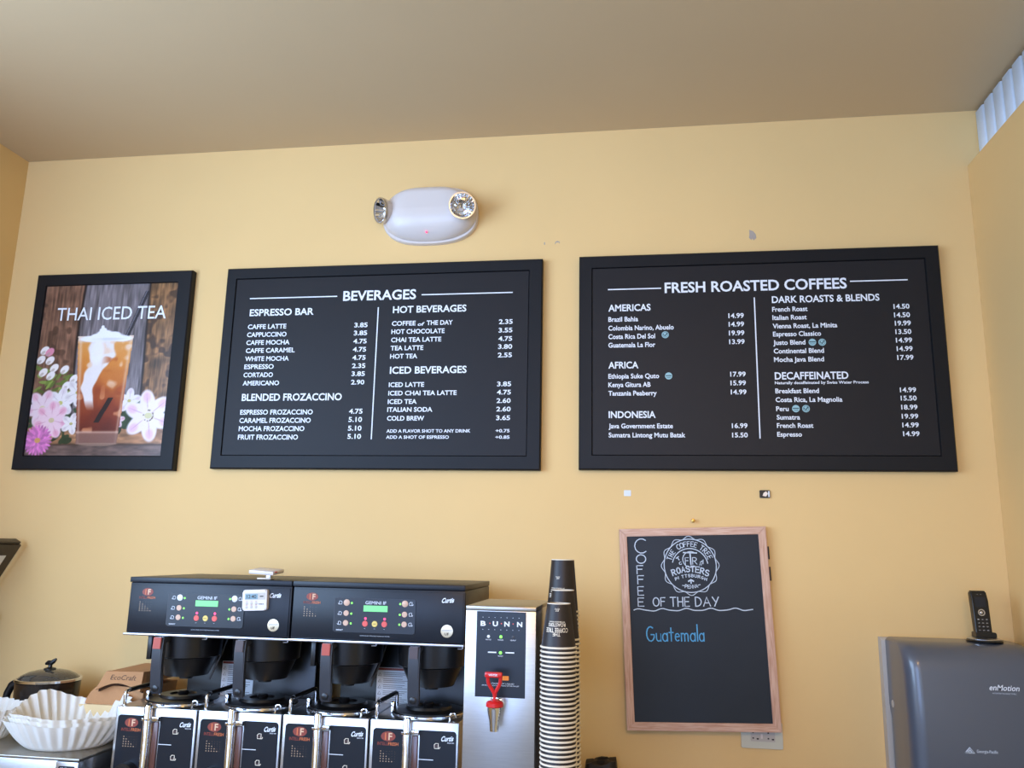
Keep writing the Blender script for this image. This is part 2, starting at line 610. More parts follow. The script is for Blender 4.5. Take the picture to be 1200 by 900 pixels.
BEV = """BEVERAGES|-1.0856|2.5221|0.2846|0.0366
ESPRESSO BAR|-1.4572|2.4701|0.258|0.0256
CAFFE LATTE|-1.4599|2.4181|0.1551|0.0173
3.85|-1.0348|2.4164|0.0519|0.017
CAPPUCCINO|-1.4603|2.3867|0.1589|0.0172
3.85|-1.0349|2.3856|0.0518|0.0169
CAFFE MOCHA|-1.4606|2.3553|0.1739|0.0172
4.75|-1.035|2.3538|0.0517|0.0169
CAFFE CARAMEL|-1.4599|2.3241|0.196|0.0171
4.75|-1.0351|2.3223|0.0516|0.0167
WHITE MOCHA|-1.4601|2.292|0.1752|0.0171
4.75|-1.0352|2.2908|0.0515|0.0167
ESPRESSO|-1.4605|2.2611|0.118|0.017
2.35|-1.0343|2.2595|0.0514|0.0166
CORTADO|-1.4607|2.2293|0.1177|0.0169
3.85|-1.0344|2.2292|0.0513|0.0166
AMERICANO|-1.4609|2.1976|0.1448|0.0168
2.90|-1.0345|2.1972|0.0512|0.0165
BLENDED FROZACCINO|-1.4597|2.1385|0.3928|0.0255
ESPRESSO FROZACCINO|-1.4611|2.0857|0.2858|0.0176
4.75|-1.0357|2.0875|0.0519|0.0172
CARAMEL FROZACCINO|-1.4613|2.0546|0.2802|0.0175
5.10|-1.0357|2.057|0.0517|0.0172
MOCHA FROZACCINO|-1.4615|2.0236|0.2579|0.0174
5.10|-1.0357|2.0247|0.0516|0.0171
FRUIT FROZACCINO|-1.4617|1.9918|0.2356|0.0173
5.10|-1.0358|1.9945|0.0515|0.017
HOT BEVERAGES|-0.8876|2.469|0.2807|0.025
COFFEE|-0.889|2.4193|0.0914|0.0169
of|-0.7906|2.4173|0.0235|0.0128
THE DAY|-0.7555|2.4195|0.099|0.0167
2.35|-0.4839|2.4176|0.0512|0.0166
HOT CHOCOLATE|-0.8894|2.3877|0.2031|0.0168
3.55|-0.4841|2.3856|0.0511|0.0165
CHAI TEA LATTE|-0.8888|2.3562|0.1911|0.0167
4.75|-0.4843|2.3537|0.051|0.0164
TEA LATTE|-0.8892|2.3248|0.1249|0.0167
3.80|-0.4845|2.3239|0.0518|0.0163
HOT TEA|-0.8896|2.2935|0.1034|0.0166
2.55|-0.4848|2.2923|0.0518|0.0163
ICED BEVERAGES|-0.8877|2.2362|0.2888|0.0252
ICED LATTE|-0.889|2.1861|0.1334|0.0164
3.85|-0.4851|2.185|0.0514|0.0161
ICED CHAI TEA LATTE|-0.8894|2.1545|0.2561|0.0162
4.75|-0.4853|2.1549|0.0512|0.016
ICED TEA|-0.8897|2.1229|0.1089|0.0163
2.60|-0.4855|2.124|0.0511|0.0159
ITALIAN SODA|-0.8901|2.0934|0.1688|0.0162
2.60|-0.4857|2.0932|0.0519|0.0159
COLD BREW|-0.8894|2.0612|0.139|0.0161
3.65|-0.4859|2.0616|0.0509|0.0158
ADD A FLAVOR SHOT TO ANY DRINK|-0.8891|2.0169|0.311|0.0113
+0.75|-0.4867|2.0173|0.0508|0.011
ADD A SHOT OF ESPRESSO|-0.8898|1.9944|0.2337|0.0113
+0.85|-0.4871|1.9943|0.0516|0.011"""
FRESH = """FRESH ROASTED COFFEES|0.116|2.5205|0.6231|0.0369
AMERICAS|-0.0848|2.456|0.1501|0.0239
Brazil Bahia|-0.085|2.4173|0.1057|0.0169
14.99|0.3351|2.4218|0.0527|0.0165
Colombia Narino, Abuelo|-0.0851|2.3847|0.2303|0.0168
14.99|0.3351|2.3908|0.0525|0.0164
Costa Rica Del Sol|-0.0852|2.3533|0.1649|0.0167
19.99|0.3349|2.3589|0.0525|0.0164
Guatemala La Flor|-0.0853|2.3219|0.1655|0.0167
13.99|0.3348|2.3273|0.0523|0.0163
AFRICA|-0.0856|2.2452|0.1054|0.0232
Ethiopia Suke Quto|-0.0858|2.2085|0.1771|0.0164
17.99|0.3346|2.2113|0.052|0.0161
Kenya Gitura AB|-0.0859|2.1778|0.1473|0.0163
15.99|0.3345|2.1803|0.0518|0.016
Tanzania Peaberry|-0.086|2.1472|0.1681|0.0162
14.99|0.3344|2.1484|0.0526|0.0159
INDONESIA|-0.0854|2.0675|0.1626|0.0227
Java Government Estate|-0.0856|2.0308|0.2212|0.016
16.99|0.3341|2.0308|0.0521|0.0156
Sumatra Lintong Mutu Batak|-0.0857|1.9989|0.2631|0.0159
15.50|0.3339|1.9987|0.052|0.0155
DARK ROASTS & BLENDS|0.4854|2.4734|0.3581|0.0234
French Roast|0.4849|2.4415|0.1188|0.0164
14.50|0.8871|2.4424|0.0516|0.0161
Italian Roast|0.4846|2.4116|0.115|0.0164
14.50|0.8867|2.4121|0.0515|0.0161
Vienna Roast, La Minita|0.4842|2.3809|0.215|0.0163
19.99|0.8873|2.3829|0.0514|0.016
Espresso Classico|0.4838|2.3522|0.1604|0.0162
13.50|0.8869|2.3529|0.0513|0.0159
Justo Blend|0.4834|2.3217|0.1073|0.0162
14.99|0.8865|2.3231|0.0521|0.0158
Continental Blend|0.4839|2.2914|0.1667|0.0161
14.99|0.887|2.2933|0.0511|0.0158
Mocha Java Blend|0.4835|2.2612|0.1655|0.016
17.99|0.8866|2.2628|0.0518|0.0157
DECAFFEINATED|0.4835|2.1992|0.2418|0.0244
Naturally decaffeinated by Swiss Water Process|0.4828|2.1824|0.3067|0.0094
Breakfast Blend|0.4832|2.1508|0.1434|0.0158
14.99|0.8872|2.151|0.0514|0.0155
Costa Rica, La Magnolia|0.4828|2.1203|0.2181|0.0157
15.50|0.8877|2.1229|0.0505|0.0154
Peru|0.4832|2.0889|0.0411|0.0157
18.99|0.8872|2.0922|0.0512|0.0153
Sumatra|0.4837|2.0596|0.0766|0.0155
19.99|0.8867|2.0616|0.0519|0.0153
French Roast|0.4833|2.0312|0.1189|0.0155
14.99|0.8863|2.0321|0.0518|0.0152
Espresso|0.4829|2.0012|0.0807|0.0154
14.99|0.8867|2.0027|0.0517|0.0151"""
RB = .0272                                  # print sits just proud of the board face


def menu_board(label, cx, cz, rows, rules, borders, headers):
    W, H = 1.238, .781
    t = thing('menu_board', label, 'menu board', (cx, 0, cz), group='black framed menu boards')
    bl, br, bt, bb = borders
    done('frame', frame_mesh(nb(), -W / 2, W / 2, -H / 2, H / 2, bl, br, bt, bb, -.031, -.001), M_FRAME, t)
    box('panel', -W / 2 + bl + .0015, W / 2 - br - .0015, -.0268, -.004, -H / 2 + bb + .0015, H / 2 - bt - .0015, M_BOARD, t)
    for ln in rows.strip().split('\n'):
        s, x, z, w, h = ln.split('|')
        x, z, w, h = float(x) - cx, float(z) - cz, float(w), float(h)
        num = s[0].isdigit() or s[0] == '+'
        hd = s in headers
        o = letters('price' if num else ('heading' if hd else 'menu_line'), s, x, z, w, h, -RB, M_INK, t, bold=.022 if (hd or h < .02) else .018, shear=.25 if s == 'of' else 0)
        if hd:
            o['label'] = 'white heading reading %s' % s
    for (a, b, c, d) in rules:
        bm = nb()
        ribbon(bm, [(a - cx, b - cz), (c - cx, d - cz)], .0042, -RB)
        done('rule', bm, M_INK, t, fix=False)
    return t


mb1 = menu_board('black framed menu board headed BEVERAGES, left of the two menu boards', -.9437, 2.273, BEV,
                 [(-1.4602, 2.540, -1.1111, 2.540), (-.7781, 2.5372, -.4359, 2.5372), (-.945, 2.4913, -.945, 1.9935)], (.041, .050, .044, .050),
                 ('BEVERAGES', 'ESPRESSO BAR', 'BLENDED FROZACCINO', 'HOT BEVERAGES', 'ICED BEVERAGES'))
mb2 = menu_board('black framed menu board headed FRESH ROASTED COFFEES, right of the two menu boards', .429, 2.276, FRESH,
                 [(-.0845, 2.538, .1022, 2.538), (.7517, 2.545, .9384, 2.545), (.426, 2.4935, .426, 1.9959)], (.047, .048, .047, .051),
                 ('FRESH ROASTED COFFEES', 'AMERICAS', 'AFRICA', 'INDONESIA', 'DARK ROASTS & BLENDS', 'DECAFFEINATED'))
for (bxx, bzz, kk) in ((.1151, 2.3651, 1), (.1244, 2.2157, 2), (.6138, 2.3289, 2), (.6463, 2.3283, 1), (.5481, 2.0968, 2), (.5811, 2.0966, 1)):
    x, z = bxx - .429, bzz - 2.276
    bd = done('badge', lathe(nb(), [(.0125, -RB), (.0125, -RB - .0002)], x, 0, 24, axis='y', cz=z), M_TEAL, mb2)
    bm = nb()
    if kk == 1:
        ribbon(bm, [(x - .006, z + .001), (x - .001, z - .005), (x + .007, z + .006)], .004, -RB - .0005)
        ribbon(bm, [(x + .009 * math.cos(a * PI / 8), z + .009 * math.sin(a * PI / 8)) for a in range(17)], .0012, -RB - .0005)
    else:
        ribbon(bm, [(x - .009, z + .001), (x + .009, z + .001)], .0035, -RB - .0005)
        ribbon(bm, [(x - .007, z - .005), (x, z - .0065), (x + .007, z - .005)], .0015, -RB - .0005)
    done('badge_mark', bm, M_TEALD, bd, fix=False)


# ------------------------------------------------------------------ tea poster
def paint_poster(W, H):
    """the printed picture: planks, iced drink in a tumbler, blossoms; returns H x W x 3 (sRGB 0..1), row 0 at the bottom"""
    rng = np.random.RandomState(3)

    def vnoise(sx, sy, seed):
        r = np.random.RandomState(seed)
        gx, gy = max(2, int(sx)) + 2, max(2, int(sy)) + 2
        g = r.rand(gy, gx)
        yy = np.linspace(0, gy - 1.001, H)
        xx = np.linspace(0, gx - 1.001, W)
        yi, xi = yy.astype(int), xx.astype(int)
        fy, fx = (yy - yi)[:, None], (xx - xi)[None, :]
        fy, fx = fy * fy * (3 - 2 * fy), fx * fx * (3 - 2 * fx)
        a = g[yi][:, xi]
        b = g[yi][:, np.minimum(xi + 1, gx - 1)]
        c = g[np.minimum(yi + 1, gy - 1)][:, xi]
        d = g[np.minimum(yi + 1, gy - 1)][:, np.minimum(xi + 1, gx - 1)]
        return (a * (1 - fx) + b * fx) * (1 - fy) + (c * (1 - fx) + d * fx) * fy
    V, U = np.mgrid[0:H, 0:W]
    V = V / (H - 1)
    U = U / (W - 1)
    C = np.zeros((H, W, 3))
    col = lambda *c: np.array(c) / 255.

    def put(mask, c, a=1.):
        k = (np.clip(mask, 0, 1) * a)[..., None]
        C[:] = C * (1 - k) + (c if isinstance(c, np.ndarray) and c.ndim == 3 else np.array(c)) * k

    def ell(cx, cy, rx, ry, ang=0., soft=.15):
        a = math.radians(ang)
        asp = 1.2
        dx, dy = (U - cx), (V - cy) * asp
        x = dx * math.cos(a) + dy * math.sin(a)
        y = -dx * math.sin(a) + dy * math.cos(a)
        d = np.sqrt((x / rx) ** 2 + (y / ry) ** 2)
        return np.clip((1 - d) / soft + .5, 0, 1)
    grain = .6 * vnoise(70, 9, 1) + .4 * vnoise(160, 16, 2)
    blot = vnoise(9, 14, 5) * .6 + vnoise(26, 34, 6) * .4
    e1, e2 = .295 + .01 * np.sin(V * 7), .80 + .008 * np.sin(V * 5)
    pl1 = col(128, 92, 74) * (.55 + .75 * grain[..., None]) + col(60, 44, 34) * (blot[..., None] - .5)
    pl2 = col(122, 114, 118) * (.55 + .75 * grain[..., None])
    pl3 = col(142, 102, 66) * (.5 + .8 * grain[..., None]) + col(90, 60, 34) * (blot[..., None] - .5)
    C[:] = pl2
    C[:] = np.where((U < e1)[..., None], pl1, C)
    C[:] = np.where((U > e2)[..., None], pl3, C)
    put(np.clip((blot - .62) * 9, 0, 1) * (U > e2), col(40, 28, 24), .7)
    put(np.clip((blot - .66) * 9, 0, 1) * (U < e1), col(58, 40, 32), .6)
    put(np.exp(-((U - e1) / .009) ** 2), col(26, 20, 22), .95)
    put(np.exp(-((U - e2) / .008) ** 2), col(26, 20, 22), .95)
    # table
    tg = .6 * vnoise(10, 60, 11) + .4 * vnoise(26, 120, 12)
    put((V < .16) * (V > .055) * 1., col(168, 120, 84) * (.6 + .7 * tg[..., None]))
    put((V <= .062) * 1., col(116, 92, 84) * (.6 + .6 * tg[..., None]))
    put(np.exp(-((V - .062) / .006) ** 2), col(60, 42, 34), .8)
    # dark leaves along the bottom
    for i in range(70):
        x = rng.uniform(0, .36) if i % 2 else rng.choice([rng.uniform(.64, .80), rng.uniform(.86, 1.)])
        y = rng.uniform(.06, .34) if x < .4 else rng.uniform(.14, .30)
        g = rng.uniform(.5, 1.2)
        put(ell(x, y, rng.uniform(.02, .05), rng.uniform(.012, .022), rng.uniform(0, 180)), col(44 * g, 66 * g, 38 * g), .9)
    # stems and green leaves top-left
    for i in range(26):
        x, y = rng.uniform(0, .26), rng.uniform(.33, .52)
        g = rng.uniform(.7, 1.25)
        put(ell(x, y, rng.uniform(.02, .05), .011, rng.uniform(-30, 60)), col(112 * g, 134 * g, 62 * g), .9)
    for x, y, pk in ((.05, .61, 0), (.09, .60, 1), (.03, .555, 0), (.10, .55, 0), (.14, .505, 0), (.22, .495, 0), (.12, .46, 0), (.06, .48, 0), (.25, .40, 0), (.30, .44, 0)):
        put(ell(x, y, .036, .026, 40), col(236, 228, 226) if not pk else col(222, 142, 166))
        put(ell(x - .01, y - .012, .018, .010, 40), col(176, 160, 150), .6)
    # blossoms
    def flower(cx, cy, r, n, c1, c2, ctr, rot=0, ln=1.):
        for i in range(n):
            a = rot + 360. * i / n
            px, py = cx + r * .55 * math.cos(math.radians(a)), cy + r * .55 * math.sin(math.radians(a)) / 1.2
            put(ell(px, py, r * .55 * ln, r * .36, a, .2), c1)
            put(ell(px + r * .28 * math.cos(math.radians(a)), py + r * .24 * math.sin(math.radians(a)), r * .22, r * .17, a, .7), c2, .6)
            put(ell(px, py, r * .40, r * .02, a, .8), c2 * .85, .6)
        put(ell(cx, cy, r * .18, r * .14), ctr)
    flower(.22, .30, .10, 6, col(232, 224, 226), col(214, 196, 206), col(196, 190, 110), 20)
    flower(.34, .36, .09, 5, col(230, 224, 222), col(206, 194, 198), col(190, 180, 110), 60)
    flower(.09, .27, .12, 6, col(230, 206, 214), col(226, 160, 182), col(210, 200, 150), 10)
    flower(.17, .20, .12, 7, col(234, 200, 210), col(222, 142, 172), col(206, 186, 150), 40)
    flower(.32, .18, .07, 5, col(232, 222, 220), col(206, 190, 196), col(180, 170, 110), 0)
    flower(.73, .31, .08, 5, col(234, 226, 228), col(214, 190, 202), col(190, 180, 110), 15)
    flower(.66, .20, .05, 5, col(226, 200, 206), col(206, 150, 166), col(180, 160, 110), 15)
    flower(.88, .225, .155, 6, col(240, 226, 234), col(228, 170, 200), col(214, 206, 160), 100, 1.1)
    for i in range(18):
        a = rng.uniform(0, 360)
        put(ell(.88 + .035 * math.cos(a), .225 + .03 * math.sin(a), .006, .005), col(120, 100, 60), .8)
    for ring, n in ((.085, 26), (.066, 22), (.045, 18), (.026, 12)):
        for i in range(n):
            a = 360. * i / n + ring * 900
            g = .85 + .3 * ((i * 7) % 5) / 5
            put(ell(.085 + ring * math.cos(math.radians(a)), .085 + ring * .83 * math.sin(math.radians(a)), .024, .009, a, .4), col(min(255, 214 * g), 122 * g, min(255, 186 * g)))
    put(ell(.085, .085, .022, .018), col(206, 156, 96))
    # tumbler
    t = np.clip((V - .066) / (.69 - .066), 0, 1)
    gl, gr = .372 + (.292 - .372) * t, .672 + (.708 - .672) * t
    s = (U - gl) / (gr - gl)
    inside = ((s > 0) & (s < 1) & (V > .066) & (V < .69)) * 1.
    n1 = .55 * vnoise(11, 12, 21) + .45 * vnoise(24, 26, 22)
    tea = t + .22 * (n1 - .5)
    teac = np.zeros_like(C)
    for k in range(3):
        teac[..., k] = np.interp(tea, [.0, .12, .26, .42, .58, .78, 1.], [[70, 96, 116, 150, 196, 216, 224], [26, 34, 42, 66, 112, 138, 160], [22, 22, 24, 34, 50, 62, 92]][k]) / 255.
    put(inside, teac)
    n3 = .6 * vnoise(7, 9, 41) + .4 * vnoise(16, 20, 42)
    path = .36 - .22 * np.clip((.72 - t), 0, .4) + .10 * np.sin(t * 9)
    wd = .10 + .16 * np.clip((t - .30) * 2, 0, 1)
    blob = np.exp(-((s - path) / wd) ** 2) + .55 * (n3 - .5)
    put(inside * np.clip((blob - .42) * 7, 0, 1) * np.clip((t - .30) * 10, 0, 1), col(236, 230, 230), .96)
    put(inside * np.clip((n1 - .60) * 9, 0, 1) * np.clip((t - .42) * 6, 0, 1), col(238, 206, 182), .85)
    put(inside * np.clip((.40 - n1) * 9, 0, 1) * np.clip((t - .25) * 5, 0, 1) * np.clip((s - .45) * 6, 0, 1), col(176, 82, 34), .8)
    put(inside * np.clip((t - .93) * 25, 0, 1), col(228, 214, 206), .8)
    put(inside * np.clip((vnoise(18, 20, 31) - .72) * 10, 0, 1) * np.clip((.6 - t) * 5, 0, 1), col(222, 150, 104), .7)
    put(inside * np.exp(-((s - .05) / .03) ** 2), col(238, 224, 214), .45)
    put(inside * np.exp(-((s - .96) / .03) ** 2), col(240, 214, 190), .45)
    put(inside * np.clip((.11 - t) * 40, 0, 1), col(140, 104, 92), .8)
    put(inside * np.exp(-((t - .105) / .012) ** 2), col(214, 180, 160), .7)
    put(ell(.45 + .075, .068, .15, .018, 0, .2) * (V < .072), col(150, 120, 104), .8)
    # straw seen through the tea
    ls = .46 + (V - .19) * .5
    put((np.abs(U - (.505 + (V - .19) * .62)) < .020) * ((V > .185) & (V < .33)), col(26, 16, 18), .9)
    # cream on top and straw above the rim
    put((np.abs(U - (.665 + (V - .70) * .44)) < .017) * ((V > .685) & (V < .955)), col(38, 38, 46))
    put((np.abs(U - (.658 + (V - .70) * .44)) < .004) * ((V > .685) & (V < .955)), col(120, 118, 130), .8)
    for cx, cy, rx, ry in ((.40, .675, .09, .022), (.52, .685, .12, .03), (.62, .675, .08, .022), (.49, .705, .06, .026), (.475, .725, .028, .020), (.47, .745, .012, .012), (.56, .70, .05, .02), (.44, .69, .05, .02)):
        put(ell(cx, cy, rx, ry, 0, .3), col(240, 240, 246))
    put(ell(.53, .672, .10, .010, 0, .8), col(206, 204, 214), .6)
    put(ell(.45, .60, .05, .09, 0, .5), col(242, 238, 240), .9)
    C[:] = np.clip(C + (rng.rand(H, W)[..., None] - .5) * .02, 0, 1)
    return C


px0, px1, pz0, pz1 = -2.3395, -1.7665, 1.9293, 2.6155
pcx, pcz = -2.0505, 2.2685
po = thing('framed_poster', 'black framed poster of iced tea in a glass with flowers, headed THAI ICED TEA', 'poster', (pcx, 0, pcz))
hw, hh = .673 / 2, .788 / 2
done('frame', frame_mesh(nb(), -2.3815 - pcx, -1.709 - pcx, -hh, hh, .0435, .0575, .048, .053, -.032, -.001), M_FRAME, po)
GW, GH = 240, 288
img = paint_poster(GW, GH)
gx = np.linspace(px0 + .001 - pcx, px1 - .001 - pcx, GW)
gz = np.linspace(pz0 + .001 - pcz, pz1 - .001 - pcz, GH)
XX, ZZ = np.meshgrid(gx, gz)
verts = np.stack([XX.ravel(), np.full(XX.size, -.024), ZZ.ravel()], 1)
idx = np.arange(GW * GH).reshape(GH, GW)
quads = np.stack([idx[:-1, :-1].ravel(), idx[:-1, 1:].ravel(), idx[1:, 1:].ravel(), idx[1:, :-1].ravel()], 1)
me = bpy.data.meshes.new('printed_picture')
me.vertices.add(len(verts))
me.vertices.foreach_set('co', verts.astype(np.float32).ravel())
me.loops.add(quads.size)
me.loops.foreach_set('vertex_index', quads.astype(np.int32).ravel())
me.polygons.add(len(quads))
me.polygons.foreach_set('loop_start', (np.arange(len(quads)) * 4).astype(np.int32))
me.polygons.foreach_set('loop_total', np.full(len(quads), 4, np.int32))
me.update(calc_edges=True)
ca = me.color_attributes.new('print', 'BYTE_COLOR', 'POINT')
ca.data.foreach_set('color_srgb', np.concatenate([img.reshape(-1, 3), np.ones((GW * GH, 1))], 1).astype(np.float32).ravel())
mp_ = bpy.data.materials.new('poster_print')
mp_.use_nodes = True
an = mp_.node_tree.nodes.new('ShaderNodeAttribute')
an.attribute_name = 'print'
pb = mp_.node_tree.nodes['Principled BSDF']
mp_.node_tree.links.new(an.outputs['Color'], pb.inputs['Base Color'])
pb.inputs['Roughness'].default_value = .3
pb.inputs['Specular IOR Level'].default_value = .5
pic = link('printed_picture', me, mp_, po)
o = letters('heading', 'THAI ICED TEA', -2.277 - pcx, 2.470 - pcz, .470, .052, -.0246, M_INK, po, bold=.004)
o['label'] = 'white heading reading THAI ICED TEA'
bm = nb()
bx(bm, px0 - pcx, px1 - pcx, -.0235, -.002, pz0 - pcz, pz1 - pcz)
done('backing_board', bm, M_DARK, po)

# ------------------------------------------------------------------ emergency light
em = thing('emergency_light', 'white oval twin-head emergency light high on the wall above the menu boards', 'emergency light', (-.762, 0, 2.857))


def sup(a, rx, rz, n=2.6):
    c, s = math.cos(a), math.sin(a)
    return (rx * math.copysign(abs(c) ** (2 / n), c), rz * math.copysign(abs(s) ** (2 / n), s))


def loft(bm, rings, cap=True):
    R = [[bm.verts.new(p) for p in r] for r in rings]
    n = len(R[0])
    for a, b in zip(R, R[1:]):
        for k in range(n):
            bm.faces.new((a[k], a[(k + 1) % n], b[(k + 1) % n], b[k]))
    if cap:
        bm.faces.new(R[0][::-1])
        bm.faces.new(R[-1])
    return bm


rings = []
for sc_, y in ((1.0, -.001), (1.0, -.018), (.985, -.022)):
    rings.append([(lambda p: (p[0], y, p[1]))(sup(2 * PI * k / 64, .186 * sc_, .116 * sc_)) for k in range(64)])
done('back_plate', loft(nb(), rings), M_WPLAST, em)


def em_prof(v):
    if v > .60:
        return .90 * (1 - ((v - .60) / .40) ** 2.2) ** .6
    if v > .04:
        return 1.0 - .10 * (v - .04) / .56
    return max(0., 1 - ((.04 - v) / 1.04) ** 2.7) ** .75


bm = nb()
NU, vs_ = 36, sorted(set([round(1 - 2 * i / 40, 4) for i in range(41)] + [.60, .04, .97, -.97, .99, -.99]), reverse=True)
R = []
for v in vs_:
    xm = .181 * max(0., 1 - abs(v) ** 2.5) ** (1 / 2.3)
    row = []
    for i in range(NU + 1):
        u = math.sin(PI / 2 * (2 * i / NU - 1))
        row.append(bm.verts.new((xm * u, -.0225 - .066 * em_prof(v) * max(0., 1 - abs(u) ** 4.5) ** .62, .108 * v)))
    R.append(row)
for a_, b_ in zip(R, R[1:]):
    for k in range(NU):
        bm.faces.new((a_[k], b_[k], b_[k + 1], a_[k + 1]))
bmesh.ops.remove_doubles(bm, verts=bm.verts, dist=1e-5)
done('housing', bm, M_WPLAST, em, smooth=9)
ld = done('indicator_light', lathe(nb(), [(.0028, .004), (.0028, -.003), (.0015, -.004)], -.0, -.064, 12, axis='y', cz=-.086), M_RLED, em)
for hx, hz, aim in ((-.170, .008, (-.80, -.80, -.25)), (.141, -.004, (.30, -1., -.22))):
    d_ = Vector(aim).normalized()
    q = d_.to_track_quat('Z', 'Y')
    base = Vector((hx, -.060 if hx < 0 else -.098, hz))
    hd = thing('x', '', '')
    for kk in ('label', 'category'):
        del hd[kk]
    hd.name = 'lamp_head'
    hd.parent = em
    hd.location = base
    hd.rotation_euler = q.to_euler()
    hd.scale = (1.12, 1.12, 1.12)
    done('shell', lathe(nb(), [(.006, -.038), (.022, -.032), (.034, -.018), (.041, 0), (.043, .014), (.0405, .014), (.0405, .008)], seg=36, cap1=False), M_WPLAST, hd)
    bm = nb()
    seg = 40
    prof = [(.006, -.020), (.015, -.017), (.025, -.010), (.034, .001), (.040, .0125)]
    R = []
    for r, h in prof:
        R.append([bm.verts.new(((r + (.0012 if k % 2 else -.0008)) * math.cos(2 * PI * k / seg), r * math.sin(2 * PI * k / seg), h)) for k in range(seg)])
    for a, b in zip(R, R[1:]):
        for k in range(seg):
            bm.faces.new((a[k], a[(k + 1) % seg], b[(k + 1) % seg], b[k]))
    bm.faces.new(R[0])
    done('reflector', bm, M_CHROME, hd, smooth=5)
    done('bulb', lathe(nb(), [(.004, -.018), (.005, -.008), (.0045, .0), (.001, .004)], seg=12), M_GLASS, hd)
    done('rim_ring', lathe(nb(), [(.0405, .010), (.0445, .010), (.0445, .017), (.0405, .017)], seg=40, cap0=False, cap1=False), M_SILVER, hd)

# ------------------------------------------------------------------ chalkboard
cb = thing('chalkboard', 'wood framed chalkboard reading COFFEE OF THE DAY and Guatemala, hung slightly crooked', 'chalkboard', (.2015, -.022, 1.3705), rot=(math.radians(-1.2), -.0345, 0))
OX, OZ, BW = .2425, .3215, .0255


def rail(pts, m):
    o = done('frame_rail', prism_y(nb(), pts, -.011, .010, bev=.0022), m, cb)
    return o


rail([(-OX, -OZ), (-OX + BW, -OZ + BW), (-OX + BW, OZ - BW), (-OX, OZ)], M_WOODF)
rail([(OX, -OZ), (OX, OZ), (OX - BW, OZ - BW), (OX - BW, -OZ + BW)], M_WOODF)
for zz, sg in ((OZ, 1), (-OZ, -1)):
    done('frame_rail', prism_y(nb(), [(-OX + .0006, zz), (OX - .0006, zz), (OX - BW, zz - sg * BW), (-OX + BW, zz - sg * BW)][::-1 if sg > 0 else 1], -.0108, .0098, bev=.0022), M_WOODH, cb)
# grain of the cross rails runs along their length
M_WOODH.node_tree.nodes['Mapping'].inputs['Scale'].default_value = (1, 1, 14)
M_WOODF.node_tree.nodes['Mapping'].inputs['Scale'].default_value = (14, 1, 1)
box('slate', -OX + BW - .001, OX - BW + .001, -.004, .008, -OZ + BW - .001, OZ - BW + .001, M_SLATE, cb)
YS = -.0047
bm = nb()
for c, z0, z1, x0, w in (('C', .2402, .2879, -.193, .038), ('O', .2066, .235, -.190, .033), ('F', .1722, .199, -.188, .020), ('F', .139, .166, -.187, .020), ('E', .1023, .130, -.188, .019), ('E', .0668, .0932, -.189, .019)):
    chalk(bm, c, x0, z0, z1 - z0, w, YS, 0.0032)
done('chalk_writing', bm, M_CHALK, cb, fix=False)['label'] = 'white chalk letters COFFEE written downwards'
bm = nb()
chalk(bm, 'OF', -.1402, .0668, .027, .040, YS, 0.0034)
chalk(bm, 'THE', -.083, .0655, .029, .062, YS, 0.0034)
chalk(bm, 'DAY', -.001, .0655, .029, .075, YS, 0.0034)
ribbon(bm, [(-.2039 + .385 * i / 60, .0545 + .0035 * math.sin(i / 60 * 2 * PI * 5) + .001 * math.sin(i)) for i in range(61)], 0.0032, YS)
done('chalk_writing', bm, M_CHALK, cb, fix=False)['label'] = 'white chalk words OF THE DAY above a wavy line'
bm = nb()
sx0, sz0, SR = -.0115, .197, .0855
ribbon(bm, [(sx0 + SR * math.cos(2 * PI * i / 60), sz0 + SR * 1.02 * math.sin(2 * PI * i / 60)) for i in range(61)], 0.0029, YS)
ribbon(bm, [(sx0 + (SR + .005 + .0045 * math.cos(12 * 2 * PI * i / 144)) * math.cos(2 * PI * i / 144), sz0 + (SR + .005 + .0045 * math.cos(12 * 2 * PI * i / 144)) * 1.02 * math.sin(2 * PI * i / 144)) for i in range(145)], 0.0022, YS)
ribbon(bm, [(sx0 + .059 * math.cos(math.radians(a)), sz0 - .004 + .060 * math.sin(math.radians(a))) for a in range(10, 166, 5)], 0.0029, YS)
chalk_arc(bm, 'THE', sx0, sz0, .071, 160, 140, .016, .010, YS, 0.0026)
chalk_arc(bm, 'COFFEE', sx0, sz0, .071, 120, 72, .016, .012, YS, 0.0026)
chalk_arc(bm, 'TREE', sx0, sz0, .071, 54, 22, .016, .012, YS, 0.0026)
# monogram
ribbon(bm, arc(sx0 + .003, sz0 + .020, .026, .026, 60, 300, 16), .0028, YS)
ribbon(bm, [(sx0 - .020, sz0 + .043), (sx0 + .024, sz0 + .041)], 0.0039, YS)
ribbon(bm, [(sx0 + .002, sz0 + .043), (sx0 + .003, sz0 + .004)], 0.0044, YS)
chalk(bm, 'F', sx0 - .015, sz0 + .004, .022, .011, YS, .0024)
chalk(bm, 'R', sx0 + .009, sz0 + .004, .022, .014, YS, .0024)
chalk(bm, 'T', sx0 - .039, sz0 + .016, .010, .010, YS, 0.0032, ang=.6)
chalk(bm, 'C', sx0 - .034, sz0 + .003, .008, .007, YS, 0.0024, ang=.3)
chalk(bm, 'A', sx0 + .034, sz0 + .010, .012, .010, YS, 0.0029, ang=-.5)
chalk(bm, 'N', sx0 + .031, sz0 + .001, .007, .006, YS, 0.0022, ang=-.3)
for i, c in enumerate('ROASTERS'):
    u = (i - 3.5) / 3.5
    chalk(bm, c, sx0 + u * .052 - .006, sz0 - .020 - .012 * u * u, .0185, .0115, YS, 0.0037, ang=-.28 * u)
